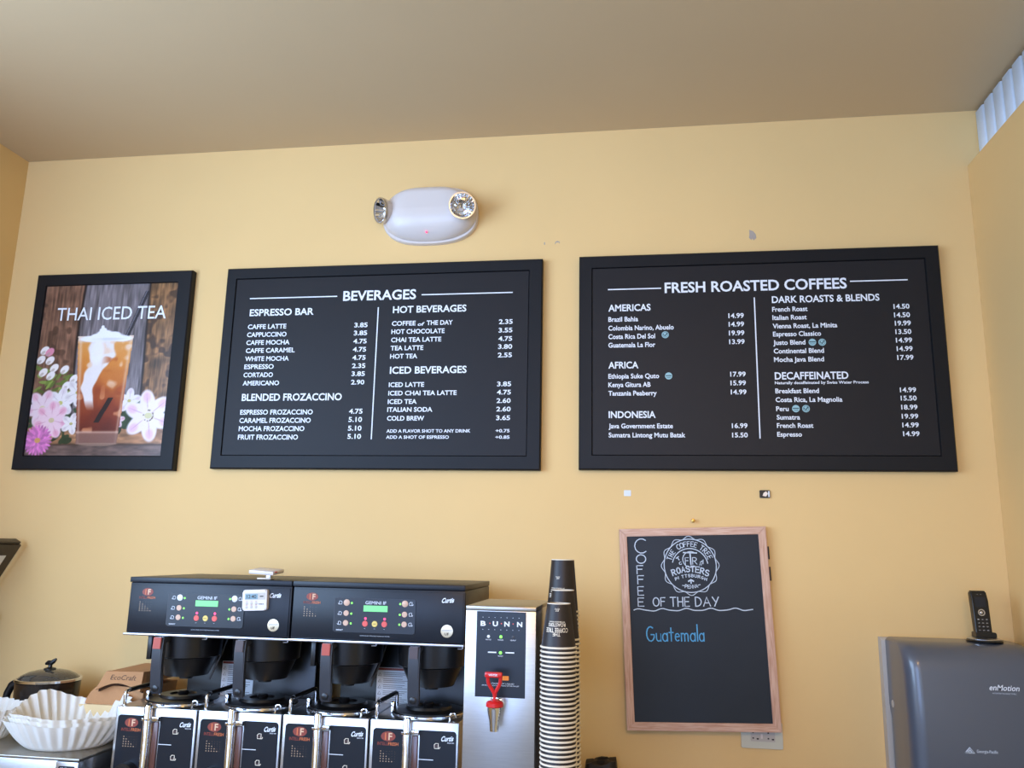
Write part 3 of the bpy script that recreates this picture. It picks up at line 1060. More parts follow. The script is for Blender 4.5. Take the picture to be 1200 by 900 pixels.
for i, c in enumerate('PITTSBURGH'):
    u = (i - 4.5) / 4.5
    chalk(bm, c, sx0 + u * .047 - .003, sz0 - .037 - .011 * u * u, .0088, .0015 if c == 'I' else .0068, YS, 0.0022, ang=-.25 * u)
ribbon(bm, [(sx0, sz0 - .058), (sx0, sz0 - .047)], 0.0037, YS)
ribbon(bm, [(sx0 - .008, sz0 - .051), (sx0, sz0 - .046), (sx0 + .008, sz0 - .051)], 0.0049, YS)
for i, c in enumerate('-PENNA-'):
    u = (i - 3) / 3
    chalk(bm, c, sx0 + u * .027 - .003, sz0 - .074 + .005 * u * u, .0105, .0068, YS, 0.0024, ang=.25 * u)
done('chalk_drawing', bm, M_CHALK, cb, fix=False)['label'] = 'round white chalk seal reading THE COFFEE TREE ROASTERS PITTSBURGH PENNA'
bm = nb()
chalk(bm, 'G', -.1672, -.045, .046, .026, YS, 0.0041)
chalk(bm, 'uatem', -.134, -.045, .044, .103, YS, 0.0037, gap=.16)
chalk(bm, 'a', -.024, -.045, .044, .016, YS, 0.0037)
chalk(bm, 'l', -.001, -.045, .052, .003, YS, 0.0037)
chalk(bm, 'a', .005, -.045, .044, .015, YS, 0.0037)
done('chalk_writing', bm, M_CHALKB, cb, fix=False)['label'] = 'light blue chalk word Guatemala'
for z0, z1 in ((.214, .256), (.145, .190)):
    box('black_tab', OX + .0005, OX + .006, -.004, .010, z0, z1, M_DARK, cb, bev=.001)
nail = done('nail', lathe(nb(), [(.002, 0), (.002, -.012), (.007, -.013), (.006, -.016), (.001, -.017)], .1974, 0, 14, axis='y', cz=1.716), M_BRASS)
tag(nail, 'small brass nail in the wall just above the chalkboard', 'nail')

# outlet behind the chalkboard corner
ou = thing('wall_outlet', 'ivory horizontal power outlet peeking out under the chalkboard corner', 'outlet', (.397, 0, 1.041))
done('cover_plate', prism_y(nb(), rrect(-.0645, .0645, -.040, .040, .004), -.0065, -.0003, bev=.002), M_IVORY, ou)
done('receptacle', prism_y(nb(), rrect(-.035, .040, -.0185, .0185, .002), -.0085, -.0064, bev=.0005), M_GREYP, ou)
for cx in (-.022, .025):
    for a, b, c, d in ((-.008, -.003, .006, .010), (-.008, -.003, -.011, -.007), (.005, .012, -.013, -.009)):
        box('socket_slot', cx + a, cx + b, -.0089, -.0084, c, d, M_DARK, ou)
box('test_button', -.004, .002, -.0092, -.0084, -.010, .004, M_WPLAST, ou)

# small things and blemishes left on the wall
tag(done('paper_label', prism_y(nb(), rrect(-.012, .012, -.010, .010, .002), -.0012, -.0002), M_WCARD, loc=(-.0225, 0, 1.8075)), 'small white square sticker on the wall above the chalkboard, left of the black clip', 'sticker')
cl = thing('wall_clip', 'small black and silver clip on the wall above the chalkboard corner', 'clip', (.4375, 0, 1.8085))
done('clip_body', prism_y(nb(), rrect(-.017, .017, -.013, .013, .003), -.006, -.0002, bev=.001), M_BLACK, cl)
done('clip_plate', prism_y(nb(), [(-.008, -.006), (.003, -.009), (.010, .001), (.004, .009), (-.004, .004)], -.0072, -.0060), M_SILVER, cl)
done('clip_edge', prism_y(nb(), rrect(.0105, .0155, -.010, .010, .001), -.0068, -.0060), M_WCARD, cl)
tag(done('wall_chip', prism_y(nb(), [(-.012, -.010), (-.004, -.020), (.000, -.013), (.004, -.021), (.014, -.012), (.012, .002), (.003, .014), (-.010, .020), (-.010, 0)], -.0007, -.0001), M_MARK, loc=(.432, 0, 2.739)), 'grey chip of missing paint above the right menu board', 'paint chip')
tag(done('wall_chip', prism_y(nb(), [(-.009, -.006), (-.004, .002), (.006, .002), (.009, -.005), (.009, .004), (0, .008), (-.008, .004)], -.0007, -.0001), M_MARK, loc=(-.274, 0, 2.7345)), 'small crescent of chipped paint above the gap between the menu boards', 'paint chip')
tag(done('wall_chip', prism_y(nb(), rrect(-.002, .002, -.005, .005, .0015), -.0007, -.0001), M_MARK, loc=(-.322, 0, 2.734)), 'tiny nail mark in the wall above the right end of the BEVERAGES board', 'paint chip')

# ------------------------------------------------------------------ counter
ctr = thing('counter', 'counter along the back wall under the coffee brewers', 'counter', (0, 0, 0))
box('worktop', XL + .004, XR - .004, -.86, -.003, CT - .04, CT, M_CTR, ctr, bev=.004)
box('cabinet', XL + .004, XR - .004, -.80, -.003, .002, CT - .041, M_CAB, ctr)
ctr['label'] = 'long grey counter under the brewers, mostly below the picture'


# ------------------------------------------------------------------ twin coffee brewers
UW = .5225
FY = -.5


def logo_if(parent, cx, cz, y, s=1.):
    """oval mark with two capitals and a word below it"""
    lg = done('logo', prism_y(nb(), [(cx + .020 * s * math.cos(2 * PI * k / 28), cz + .0125 * s * math.sin(2 * PI * k / 28)) for k in range(28)], y - .0003, y), M_ORED, parent)
    lg['label'] = 'orange and red oval IF emblem'
    letters('letter_i', 'I', cx - .009 * s, cz - .0085 * s, .0035 * s, .017 * s, y - .0007, M_ORANGE, lg, bold=.02)
    letters('letter_f', 'F', cx + .001 * s, cz - .0085 * s, .010 * s, .017 * s, y - .0007, M_SAND, lg, bold=.02)
    letters('logo_word', 'INTELLI', cx - .029 * s, cz - .0225 * s, .029 * s, .0078 * s, y - .0004, M_ORED, lg)
    letters('logo_word', 'FRESH', cx + .001 * s, cz - .0225 * s, .028 * s, .0078 * s, y - .0004, M_ORANGE, lg)


def dots(parent, x0, z1, nx, nz, sx, sz, y, r):
    bm = nb()
    for j in range(nz):
        for i in range(nx):
            q = r * (.78 if i <= j else .22)
            x, z = x0 + i * sx, z1 - j * sz
            bm.faces.new([bm.verts.new(p) for p in ((x - q, y, z - q), (x + q, y, z - q), (x + q, y, z + q), (x - q, y, z + q))])
    done('dot_pattern', bm, M_SAND, parent, fix=False)


def cup_icon(parent, x, z, y, s, m, flip=1):
    bm = nb()
    ribbon(bm, [(x - .4 * s * flip, z - .4 * s), (x + .4 * s * flip, z - .4 * s), (x + .45 * s * flip, z + .2 * s), (x + .2 * s * flip, z + .45 * s), (x - .3 * s * flip, z + .45 * s), (x - .3 * s * flip, z - .4 * s)], .12 * s, y)
    ribbon(bm, [(x - .5 * s * flip, z - .4 * s), (x - .62 * s * flip, z - .15 * s)], .12 * s, y)
    done('cup_symbol', bm, m, parent, fix=False)


def make_brewer(loc):
    t = thing('coffee_brewer', '', 'coffee brewer', loc, group='twin coffee brewers on the counter')
    Z0, Z1 = 1.333, 1.503
    # head: body, proud top lid, silver strip under the fascia
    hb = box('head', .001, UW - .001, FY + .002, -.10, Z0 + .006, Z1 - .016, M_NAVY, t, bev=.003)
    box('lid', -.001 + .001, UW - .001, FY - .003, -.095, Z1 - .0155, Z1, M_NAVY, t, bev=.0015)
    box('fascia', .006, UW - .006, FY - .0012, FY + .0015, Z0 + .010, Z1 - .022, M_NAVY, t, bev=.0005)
    box('trim_strip', -.004, UW - .001, FY - .005, FY + .012, Z0 - .001, Z0 + .0055, M_SILVER, t, bev=.001)
    done('underside', bx(nb(), .012, UW - .012, FY + .02, -.11, Z0 - .004, Z0 + .004), M_DARK, t)
    for hx in (.262, .517):
        done('catch', tube(nb(), bend([(hx - .014, FY + .006, Z0 - .007), (hx, FY + .006, Z0 - .007), (hx, FY + .006, Z0 + .0)], .003), .0016, 6), M_SILVER, t)
    # column and base deck
    box('column', .070, UW - .012, -.235, -.10, CT + .02, Z0 - .001, M_BLACK, t, bev=.004)
    box('base_deck', .02, UW - .02, -.20, -.10, CT, CT + .02, M_BLACK, t)
    box('side_flange', .052, .066, -.46, -.12, Z0 - .075, Z0 - .001, M_BLACK, t, bev=.002)
    # control panel
    Y = FY - .0035
    cp = done('control_panel', prism_y(nb(), rrect(.132, .377, Z0 + .029, Z0 + .126, .006), Y, FY - .001, bev=.001), M_PANEL, t)
    bm = nb()
    ribbon(bm, [(.1325, Z0 + .034), (.1325, Z0 + .121)], .002, Y - .0003)
    done('panel_edge', bm, M_HGREY, cp, fix=False)
    letters('product_word', 'GEMINI IF', .2262, Z0 + .1095, .0625, .0088, Y - .0004, M_INK, cp, bold=.0)
    box('display', .2214, .2935, Y - .001, Y + .0005, Z0 + .089, Z0 + .106, M_LCD, cp)
    for k, dz in enumerate((.1125, .0826, .0550)):
        disc('button', .169, Y, Z0 + dz, .0094 if k == 0 else .0082, M_WBTN if k == 0 and loc[0] < -1.2 else M_TAN, cp)
        disc('indicator_light', .1848, Y, Z0 + dz - .001, .0028, M_GLED, cp)
        disc('button', .3448, Y, Z0 + dz + .001, .0094 if k == 0 else .0082, M_WBTN if k == 0 and loc[0] < -1.2 else M_TAN, cp)
        disc('indicator_light', .3307, Y, Z0 + dz, .0028, M_GLED, cp)
        cup_icon(cp, .1503, Z0 + dz - .0005, Y - .0004, .0105, M_INK, 1)
        cup_icon(cp, .3630, Z0 + dz + .001, Y - .0004, .0105, M_INK, -1)
    for x, m in ((.2278, M_RBTN), (.2567, M_YBTN), (.2857, M_RBTN)):
        disc('button', x, Y, Z0 + .0545, .0085, m, cp)
        letters('small_print', '-', x - .002, Z0 + .040, .004, .003, Y - .0004, M_INK, cp)
    letters('small_print', 'START', .2522, Z0 + .0535, .009, .0024, Y - .0030, M_INKB, cp)
    for x in (.2285, .286):
        disc('indicator_light', x, Y, Z0 + .069, .0036, M_RLED, cp)
    letters('small_print', 'SMART', .1412, Z0 + .0335, .021, .0034, Y - .0004, M_INK, cp)
    letters('small_print', 'CLEAN PANEL WITH MILD SOAP AND WATER', .2135, Z0 + .0195, .089, .0022, FY - .0016, M_CHALK, t, bold=0)
    logo_if(t, .0615, Z0 + .1265, FY - .0014, .9)
    dots(t, .0395, Z0 + .0965, 5, 5, .0088, .0063, FY - .0016, .0013)
    letters('maker_script', 'Curtis', .452, Z0 + .1195, .036, .0125, FY - .0016, M_INK, t, bold=.03, shear=.35, ang=.05)['label'] = 'white script lettering'
    st = disc('round_sticker', .4712, FY - .0014, Z0 + .041, .0178, M_GOLD, t, t=.0006, seg=32)
    st['label'] = 'round pale gold sticker'
    letters('sticker_print', 'UF', .4712 - .006, Z0 + .030, .012, .007, FY - .0028, M_INKB, st)
    bm = nb()
    ribbon(bm, [(.458, Z0 + .043), (.4845, Z0 + .0435)], .0035, FY - .0028)
    done('sticker_print', bm, M_GREYP, st, fix=False)
    # brew baskets
    for k, (cx, hm) in enumerate(((.130, M_REDH), (.390, M_BRNH))):
        b = done('brew_basket', lathe(nb(), [(.062, 1.212), (.066, 1.208), (.090, 1.262), (.100, 1.266), (.104, 1.329)], cx + .012, -.375, 40), M_BLACK, t)
        bm = nb()
        lathe(bm, [(.020, 1.196), (.020, 1.212)], cx + .012, -.375, 20)
        done('spout', bm, M_DARK, b)
        # long drooping handle in front of the basket
        prof = [(-.470, 1.332), (-.520, 1.330), (-.524, 1.30), (-.519, 1.24), (-.513, 1.192), (-.510, 1.176), (-.504, 1.168), (-.496, 1.170), (-.496, 1.20), (-.506, 1.25), (-.508, 1.315), (-.470, 1.318)]
        hd = done('handle', prism_x(nb(), prof, cx - .024, cx + .009, bev=.003), M_HGREY, b)
        done('handle_inlay', prism_x(nb(), [(-.5262, 1.3305), (-.5275, 1.298), (-.5245, 1.298), (-.5215, 1.3305)], cx - .020, cx + .005, bev=.001), hm, b)['label'] = 'red-brown handle end' if k == 0 else 'dark brown handle end'
        disc('handle_rivet', cx - .0075, -.5145, 1.184, .010, M_BLACK, b)
        done('basket_rail', bx(nb(), cx - .104, cx + .128, -.47, -.28, 1.3295, 1.332), M_DARK, b)
        # slanted edge of the splash guard between the baskets
        if k == 0:
            done('splash_guard', tube(nb(), [(cx + .112, -.31, 1.325), (cx + .100, -.325, 1.27), (cx + .075, -.345, 1.19)], .003, 8), M_HGREY, t)
    # warning label on the column
    wl = box('warning_label', .190, .300, -.2368, -.2352, 1.108, 1.232, M_WCARD, t)
    wl['label'] = 'white warning label with rows of small print'
    bm = nb()
    for j in range(6):
        z = 1.114 + j * .0185
        ribbon(bm, [(.195, z), (.200, z + .009), (.205, z), (.195, z)], .0012, -.2373)
        for q in (0, .005, .010):
            ribbon(bm, [(.212, z + q), (.290 - .008 * ((j + int(q * 1000)) % 3), z + q)], .0012, -.2373)
    done('warning_print', bm, M_INKB, wl, fix=False)
    bm = nb()
    ribbon(bm, [(.194, 1.2275), (.296, 1.2275)], .007, -.2373)
    done('warning_band', bm, M_ORED, wl, fix=False)
    return t


br1 = make_brewer((-1.530, 0, 0))
br1['label'] = 'left twin coffee brewer, black, with a white timer stuck on its front'
br2 = make_brewer((-1.005, 0, 0))
br2['label'] = 'right twin coffee brewer, black, beside the steel hot water dispenser'
for x in (.46, .44):
    pass


# ------------------------------------------------------------------ insulated coffee dispensers under the brewers
def make_satellite():
    t = thing('coffee_dispenser', '', 'coffee dispenser', (-1.5325, 0, 0), group='insulated coffee dispensers under the brewers')
    W, ZT = .2585, 1.128
    bm = bx(nb(), 0.001, W - .001, FY, -.245, CT + .012, ZT, .004)
    done('body', bm, M_STEEL, t)
    for fx in (.03, W - .03):
        for fy in (-.47, -.28):
            done('foot', lathe(nb(), [(.012, CT + .0005), (.012, CT + .0125)], fx, fy, 14), M_BLACK, t)
    lp = done('panel', prism_y(nb(), rrect(.011, .099, CT + .03, 1.105, .010, corners=(0, 0, 0, 1)), FY - .0012, FY + .001), M_NPAN, t)
    rp = done('panel', prism_y(nb(), rrect(.146, .2515, CT + .03, 1.105, .010, corners=(0, 0, 1, 0)), FY - .0012, FY + .001), M_NPAN, t)
    logo_if(lp, .0555, 1.084, FY - .0014, 1.05)
    dots(lp, .0355, 1.0445, 6, 5, .0083, .0066, FY - .0016, .0014)
    letters('maker_script', 'Curtis', .207, 1.0785, .035, .0125, FY - .0016, M_INK, rp, bold=.03, shear=.35, ang=.06)['label'] = 'white script lettering'
    letters('small_print', 'SINCE 1941', .226, 1.0735, .019, .003, FY - .0016, M_INK, rp)
    for cz in (1.0652, .9938):
        cup_icon(rp, .196, cz, FY - .0016, .0155, M_LIP, -1)
        bm = nb()
        ribbon(bm, [(.1915, cz + (.0 if cz > 1 else -.003)), (.2005, cz + (.0 if cz > 1 else -.003))], .007, FY - .0015)
        done('cup_fill', bm, M_BRNH, rp, fix=False)
    bm = nb()
    ribbon(bm, [(.146, 1.0284), (.187, 1.0284)], .0018, FY - .0016)
    done('level_line', bm, M_INK, rp, fix=False)
    # sight gauge
    g = done('gauge_tube', lathe(nb(), [(.0115, CT + .03), (.0115, 1.133), (.0095, 1.138)], .1115, FY - .013, 20), M_CHROME, t)
    done('gauge_ring', lathe(nb(), [(.0118, 1.096), (.0165, 1.096), (.0165, 1.101), (.0118, 1.101)], .1115, FY - .013, 24, cap0=False, cap1=False), M_CHROME, g)
    box('gauge_clip', .126, .146, FY - .014, FY - .001, 1.092, 1.105, M_CHROME, g, bev=.001)
    box('gauge_glass', .1245, .1425, FY - .006, FY - .0002, CT + .03, 1.090, M_GAUGE, g, bev=.002)
    # lid
    cx, cy = .137, -.368
    done('lid_ring', lathe(nb(), [(.1085, ZT + .0005), (.1085, ZT + .0055), (.1070, ZT + .0065), (.106, ZT + .0005)], cx, cy, 48, cap0=False, cap1=False), M_CHROME, t)
    ld = done('lid', lathe(nb(), [(.1055, ZT + .0005), (.1055, ZT + .011), (.070, ZT + .015), (.066, ZT + .022), (.040, ZT + .022), (.036, ZT + .017), (.010, ZT + .016)], cx, cy, 48), M_BLACK, t)
    done('lid_knob', lathe(nb(), [(.014, ZT + .0165), (.018, ZT + .026), (.012, ZT + .031)], cx, cy, 20), M_BLACK, ld)
    # bail handle along the left edge, hook on the right
    h = done('carry_handle', tube(nb(), bend([(.012, FY + .022, ZT), (.012, FY + .022, ZT + .040), (.020, -.300, ZT + .043), (.020, -.300, ZT)], .012), .0052, 12), M_CHROME, t)
    done('handle_grip', tube(nb(), [(.0126, FY + .040, ZT + .0403), (.0195, -.318, ZT + .0428)], .0068, 12), M_BLACK, h)
    done('handle_clasp', bx(nb(), .030, .040, -.40, -.375, ZT + .001, ZT + .030, .003), M_CHROME, h)
    done('lid_hook', tube(nb(), bend([(.225, -.47, ZT), (.225, -.47, ZT + .018), (.240, -.47, ZT + .020), (.242, -.47, ZT + .008)], .006), .0026, 8), M_CHROME, t)
    # faucet
    f = done('faucet', lathe(nb(), [(.032, FY - .0012), (.032, FY - .030), (.026, FY - .036)], .060, 0, 28, axis='y', cz=.945), M_BLACK, t)
    done('faucet_spout', lathe(nb(), [(.010, .865), (.014, .925)], .060, FY - .045, 18), M_BLACK, f)
    done('faucet_lever', bx(nb(), .052, .068, FY - .066, FY - .034, .940, .962, .004), M_BLACK, f)
    return t


sat = make_satellite()
sat['label'] = 'steel and black coffee dispenser, leftmost of the four, next to the coffee filters'
for k, lb in ((1, 'steel and black coffee dispenser, second from the left of the four under the brewers'), (2, 'steel and black coffee dispenser, third from the left of the four under the brewers'), (3, 'steel and black coffee dispenser, rightmost of the four, next to the hot water dispenser')):
    c = copy_tree(sat, None, (.2615 * k, 0, 0))
    c['label'] = lb

# ------------------------------------------------------------------ kitchen timers
tm = thing('kitchen_timer', 'white digital kitchen timer stuck on the front of the left brewer', 'timer', (-1.1155, FY - .002, 1.4455), rot=(0, -.05, 0))
done('case', prism_y(nb(), rrect(-.038, .038, -.030, .030, .007), -.016, -.0005, bev=.003), M_WPLAST, tm)
done('display_frame', prism_y(nb(), rrect(-.030, .034, .001, .021, .002), -.0166, -.0155), M_GREYP, tm)
dsp = done('display', prism_y(nb(), rrect(-.029, .010, .003, .018, .001), -.0172, -.0164), M_LCDB, tm)
letters('digits', '12:40', -.024, .0055, .030, .010, -.0176, M_INKB, dsp)
done('battery_mark', prism_y(nb(), rrect(.017, .028, .009, .012, .0008), -.0172, -.0164), M_DARK, tm)
for i in range(3):
    for j in range(2):
        disc('timer_button', -.024 + i * .0148, -.0162, -.0095 - j * .0105, .0040, M_GREYP, tm, t=.001, seg=14)
        bm = nb()
        ribbon(bm, [(-.027 + i * .0148, -.0035 - j * .0105), (-.021 + i * .0148, -.0035 - j * .0105)], .0011, -.0164)
        done('button_mark', bm, M_REDH, tm, fix=False)
letters('small_print', 'TIMER', .012, -.0135, .018, .0035, -.0164, M_HGREY, tm)
tt = thing('kitchen_timer', 'second white timer lying tilted on top of the left brewer', 'timer', (-1.120, FY + .06, 1.503))
bm = bx(nb(), -.041, .041, -.035, .035, -.006, .006, .003)
done('case', bm, M_WPLAST, tt, loc=(0, 0, .024), rot=(.10, .05, -.06))
done('stand', bx(nb(), .003, .018, -.010, .010, .0005, .019, .003), M_SILVER, tt)
done('base_foot', bx(nb(), -.024, .020, -.012, .012, .0003, .005, .001), M_LIP, tt)
done('end_button', bx(nb(), .036, .0435, -.028, -.018, .0205, .0255, .001), M_REDH, tt)

# ------------------------------------------------------------------ hot water dispenser
TAPZ = .016
bn = thing('hot_water_dispenser', 'tall stainless steel hot water dispenser with a red tap beside the brewers', 'water dispenser', (-.430, 0, 0))
BY, BT = -.75, 1.463
BW_ = .1815
box('body', .001, BW_ - .001, BY + .004, -.42, CT + .012, BT - .011, M_STEEL, bn, bev=.002)
box('top_cover', 0, BW_, BY, -.415, BT - .0105, BT, M_STEELT, bn, bev=.0015)
box('front_panel', .0005, BW_ - .0005, BY, BY + .0035, CT + .10, BT - .011, M_STEEL, bn, bev=.0008)
for fx in (.025, BW_ - .025):
    for fy in (-.72, -.45):
        done('foot', lathe(nb(), [(.013, CT + .0005), (.013, CT + .0125)], fx, fy, 14), M_BLACK, bn)
pn = done('label_panel', prism_y(nb(), rrect(.0290, .1560, 1.2425, 1.4500, .001), BY - .0008, BY), M_NPAN, bn)
for s, x, w in (('B', .0391, .0135), ('U', .0705, .0135), ('N', .1003, .0135), ('N', .1330, .0135)):
    letters('name_letter', s, x, 1.4145, w, .0112, BY - .0013, M_INK, pn, bold=.035)
for x in (.0631, .0928, .123):
    disc('name_dot', x, BY - .0009, 1.4208, .0016, M_RBTN, pn, t=.0003)
bm = nb()
for z in (1.4055, 1.4355):
    for i in range(7):
        x = .0450 + i * .0155
        ribbon(bm, [(x - .0006, z), (x + .0006, z)], .0010, BY - .0012)
done('dot_row', bm, M_INK, pn, fix=False)
for x, m in ((.0604, M_WBTN), (.0921, M_GLED), (.1236, M_HGREY)):
    disc('indicator_light', x, BY - .0009, 1.3885, .0038, m, pn, t=.0005)
disc('indicator_light', .0919, BY - .0009, 1.3497, .0038, M_GLED, pn, t=.0005)
for s, x in (('HEATER', .0535), ('POWER', .0850), ('READY', .1170)):
    letters('small_print', s, x, 1.3795, .014, .0028, BY - .0012, M_INK, pn, bold=0)
letters('small_print', 'READY', .0860, 1.3405, .013, .0028, BY - .0012, M_INK, pn, bold=0)
bm = nb()
ribbon(bm, [(.0608, 1.3503), (.0802, 1.3503)], .003, BY - .0012)
ribbon(bm, [(.1056, 1.3506), (.1259, 1.3506)], .003, BY - .0012)
done('dash_mark', bm, M_INK, pn, fix=False)
letters('small_print', 'CAUTION HOT LIQUID', .058, 1.2745, .070, .0028, BY - .0012, M_INK, pn, bold=0)
letters('small_print', 'DO NOT TOUCH METAL PARTS OF THE FAUCET', .0467, 1.2695, .094, .0026, BY - .0012, M_INK, pn, bold=0)
done('orange_tag', prism_y(nb(), rrect(.092, .1145, 1.284, 1.2945, .001), BY - .0022, BY - .0009), M_ORG, pn)
# tap
TX, TY = .081, BY - .050
f = done('tap', lathe(nb(), [(.0085, 1.158), (.0105, 1.156), (.0125, 1.180), (.0185, 1.205), (.0185, 1.2115)], TX, TY, 24), M_CHROME, bn)
done('tap_collar', lathe(nb(), [(.018, 1.212), (.0215, 1.213), (.0215, 1.2215), (.018, 1.2245), (.006, 1.228)], TX, TY, 28), M_RED, f)
done('tap_shank', tube(nb(), [(TX, TY + .004, 1.200), (TX, TY + .025, 1.206), (TX + .002, BY - .001, 1.212)], [.008, .010, .011], 14), M_CHROME, f)
done('tap_nut', lathe(nb(), [(.015, BY - .0002), (.015, BY - .012), (.011, BY - .014)], TX + .002, 0, 6, axis='y', cz=1.212), M_CHROME, f)
hnd = done('tap_handle', tube(nb(), bend([(TX, TY, 1.228), (TX - .0005, TY - .002, 1.242), (TX - .016, TY - .008, 1.268), (TX - .017, TY - .011, 1.286)], .006), [.0062] * 1 + [.0045] * 12 + [.0045] * 1, 10), M_RED, f)
done('tap_handle', tube(nb(), bend([(TX, TY, 1.236), (TX + .0005, TY - .002, 1.243), (TX + .014, TY - .008, 1.268), (TX + .015, TY - .011, 1.286)], .006), .0045, 10), M_RED, f)
hb_ = box('handle_bar', TX - .0235, TX + .0195, TY - .019, TY - .006, 1.2815, 1.2945, M_RED, f, bev=.003)
letters('handle_word', 'WATER', TX - .0135, 1.2855, .022, .0048, TY - .0195, M_INK, f)
done('tap_pin', bx(nb(), TX - .010, TX + .010, TY - .004, TY + .004, 1.2285, 1.2345, .001), M_CHROME, f)
f.location = (.007, 0, .017)

# ------------------------------------------------------------------ paper cups, upside down in stacks


def make_cup(r0, r1, h, pr):
    """r0 base radius (up), r1 mouth radius (down); origin at the mouth"""
    body = done('paper_cup', lathe(nb(), [(r1 - .001, .002), (r0, h), (r0 - .0012, h), (r0 - .0018, h - .007)], 0, 0, 36, cap0=False, cap1=True), M_CUP)
    done('rolled_rim', lathe(nb(), [(r1 - .0012, .0002), (r1 + .0005, .0), (r1 + .0016, .0012), (r1 + .0016, .0034), (r1 + .0002, .0046), (r1 - .0014, .0046)], 0, 0, 36, cap0=False, cap1=False), M_LIP, body)
    return body


def add_print(cup, r0, r1, h, facing, r_edge=True):
    done('base_rim', lathe(nb(), [(r0 + .0002, h - .0016), (r0 + .0002, h + .0004), (r0 - .0014, h + .0004), (r0 - .0014, h - .003)], 0, 0, 36, cap0=False, cap1=False), M_LIP, cup)

    def warp(p):
        z = p[2]
        r = r1 - .001 + (r0 - r1 + .001) * (z - .002) / (h - .002) + .0004
        a = -PI / 2 + facing + p[0] / r
        return (r * math.cos(a), r * math.sin(a), z)
    pr = done('cup_print', nb(), M_LIP, cup)
    for s, z, hh_, w in (('THE', .030, .0075, .019), ('COFFEE TREE', .039, .0100, .058), ('ROASTERS', .0525, .0078, .044), ('PITTSBURGH PENNA', .062, .0030, .040), ('EST', .088, .0035, .008), ('RECYCLE', .092, .0030, .012)):
        v, f = text_data(s, .01)
        x0, x1 = min(p[0] for p in v), max(p[0] for p in v)
        me = bpy.data.meshes.new('cup_lettering')
        sz = hh_ / CAPH
        # printed for an upright cup, so it reads upside down here
        me.from_pydata([warp((-((px - (x0 + x1) / 2) * w / (x1 - x0)), 0, z + hh_ - py * sz)) for px, py in v], [], [q for q in f])
        link('cup_lettering', me, M_LIP, pr)
    return cup


GRPC = 'upside-down black paper cups in stacks'


def ordinal(n):
    ones = ['', 'first', 'second', 'third', 'fourth', 'fifth', 'sixth', 'seventh', 'eighth', 'ninth', 'tenth', 'eleventh', 'twelfth', 'thirteenth', 'fourteenth', 'fifteenth', 'sixteenth', 'seventeenth', 'eighteenth', 'nineteenth']
    tens = {2: ('twentieth', 'twenty'), 3: ('thirtieth', 'thirty'), 4: ('fortieth', 'forty'), 5: ('fiftieth', 'fifty'), 6: ('sixtieth', 'sixty')}
    if n < 20:
        return ones[n]
    return tens[n // 10][0] if n % 10 == 0 else tens[n // 10][1] + '-' + ones[n % 10]


def stack(cx, cy, r0, r1, h, ztop, pitch, lean, top_label, mid_label, facing):
    n = int((ztop - h - CT) / pitch)
    off = (ztop - h - CT) - n * pitch
    proto = make_cup(r0, r1, h, False)
    tag(proto, mid_label, 'cup', GRPC)
    for i in range(n + 1):
        z = ztop - h - i * pitch
        if z < CT + .0005:
            break
        dx = lean * (ztop - h - z) + .0006 * math.sin(i * 2.1)
        dy = .0005 * math.cos(i * 1.7)
        if i == 0:
            top = make_cup(r0, r1, h, True)
            add_print(top, r0, r1, h, facing)
            top.location = (cx, cy, z)
            tag(top, top_label, 'cup', GRPC)
            continue
        c = proto if i == 1 else copy_tree(proto)
        c.location = (cx + dx, cy + dy, z)
        c['label'] = 'upside-down black paper cup, %s from the top of the %s stack' % (ordinal(i + 1), mid_label)


stack(-.1885, -.780, .0288, .0440, .1060, 1.4770, .0107, .006, 'topmost inverted black paper cup of the front stack, its print in full view', 'front', -.05)
stack(-.1875, -.672, .0292, .0440, .1250, 1.5050, .0107, .006, 'topmost inverted black cup of the middle stack, rising behind the front stack', 'middle', -.25)
stack(-.1980, -.560, .0315, .0440, .1400, 1.5820, .0107, .018, 'topmost inverted black cup of the tallest, rearmost stack', 'rearmost', -.3)

# ------------------------------------------------------------------ left end of the counter
su = thing('steel_warmer', 'low brushed steel warmer box with a name plate at the lower left corner', 'warmer', (-1.90, 0, CT))
box('case', -.33, .330, -.590, -.07, .010, .1705, M_STEEL, su, bev=.002)
box('top_plate', -.335, .335, -.600, -.065, .173, .180, M_STEELT, su, bev=.0015)
box('shadow_gap', -.325, .325, -.585, -.075, .170, .1735, M_DARK, su)
npl = box('name_plate', .266, .3345, -.6015, -.5905, .085, .171, M_SILVER, su, bev=.001)
done('plate_field', prism_y(nb(), rrect(.275, .325, .140, .160, .003), -.6022, -.6012), M_NPAN, npl)
letters('plate_word', 'ADCRAFT', .279, .145, .042, .0105, -.6026, M_INK, npl, bold=.03)
done('dial', lathe(nb(), [(.025, -.5905), (.025, -.612), (.020, -.616)], .03, 0, 24, axis='y', cz=.125), M_BLACK, su)
for fx in (-.30, .30):
    for fy in (-.56, -.11):
        done('foot', lathe(nb(), [(.015, .0003), (.015, .0102)], fx, fy, 14), M_BLACK, su)

ZS = CT + .180


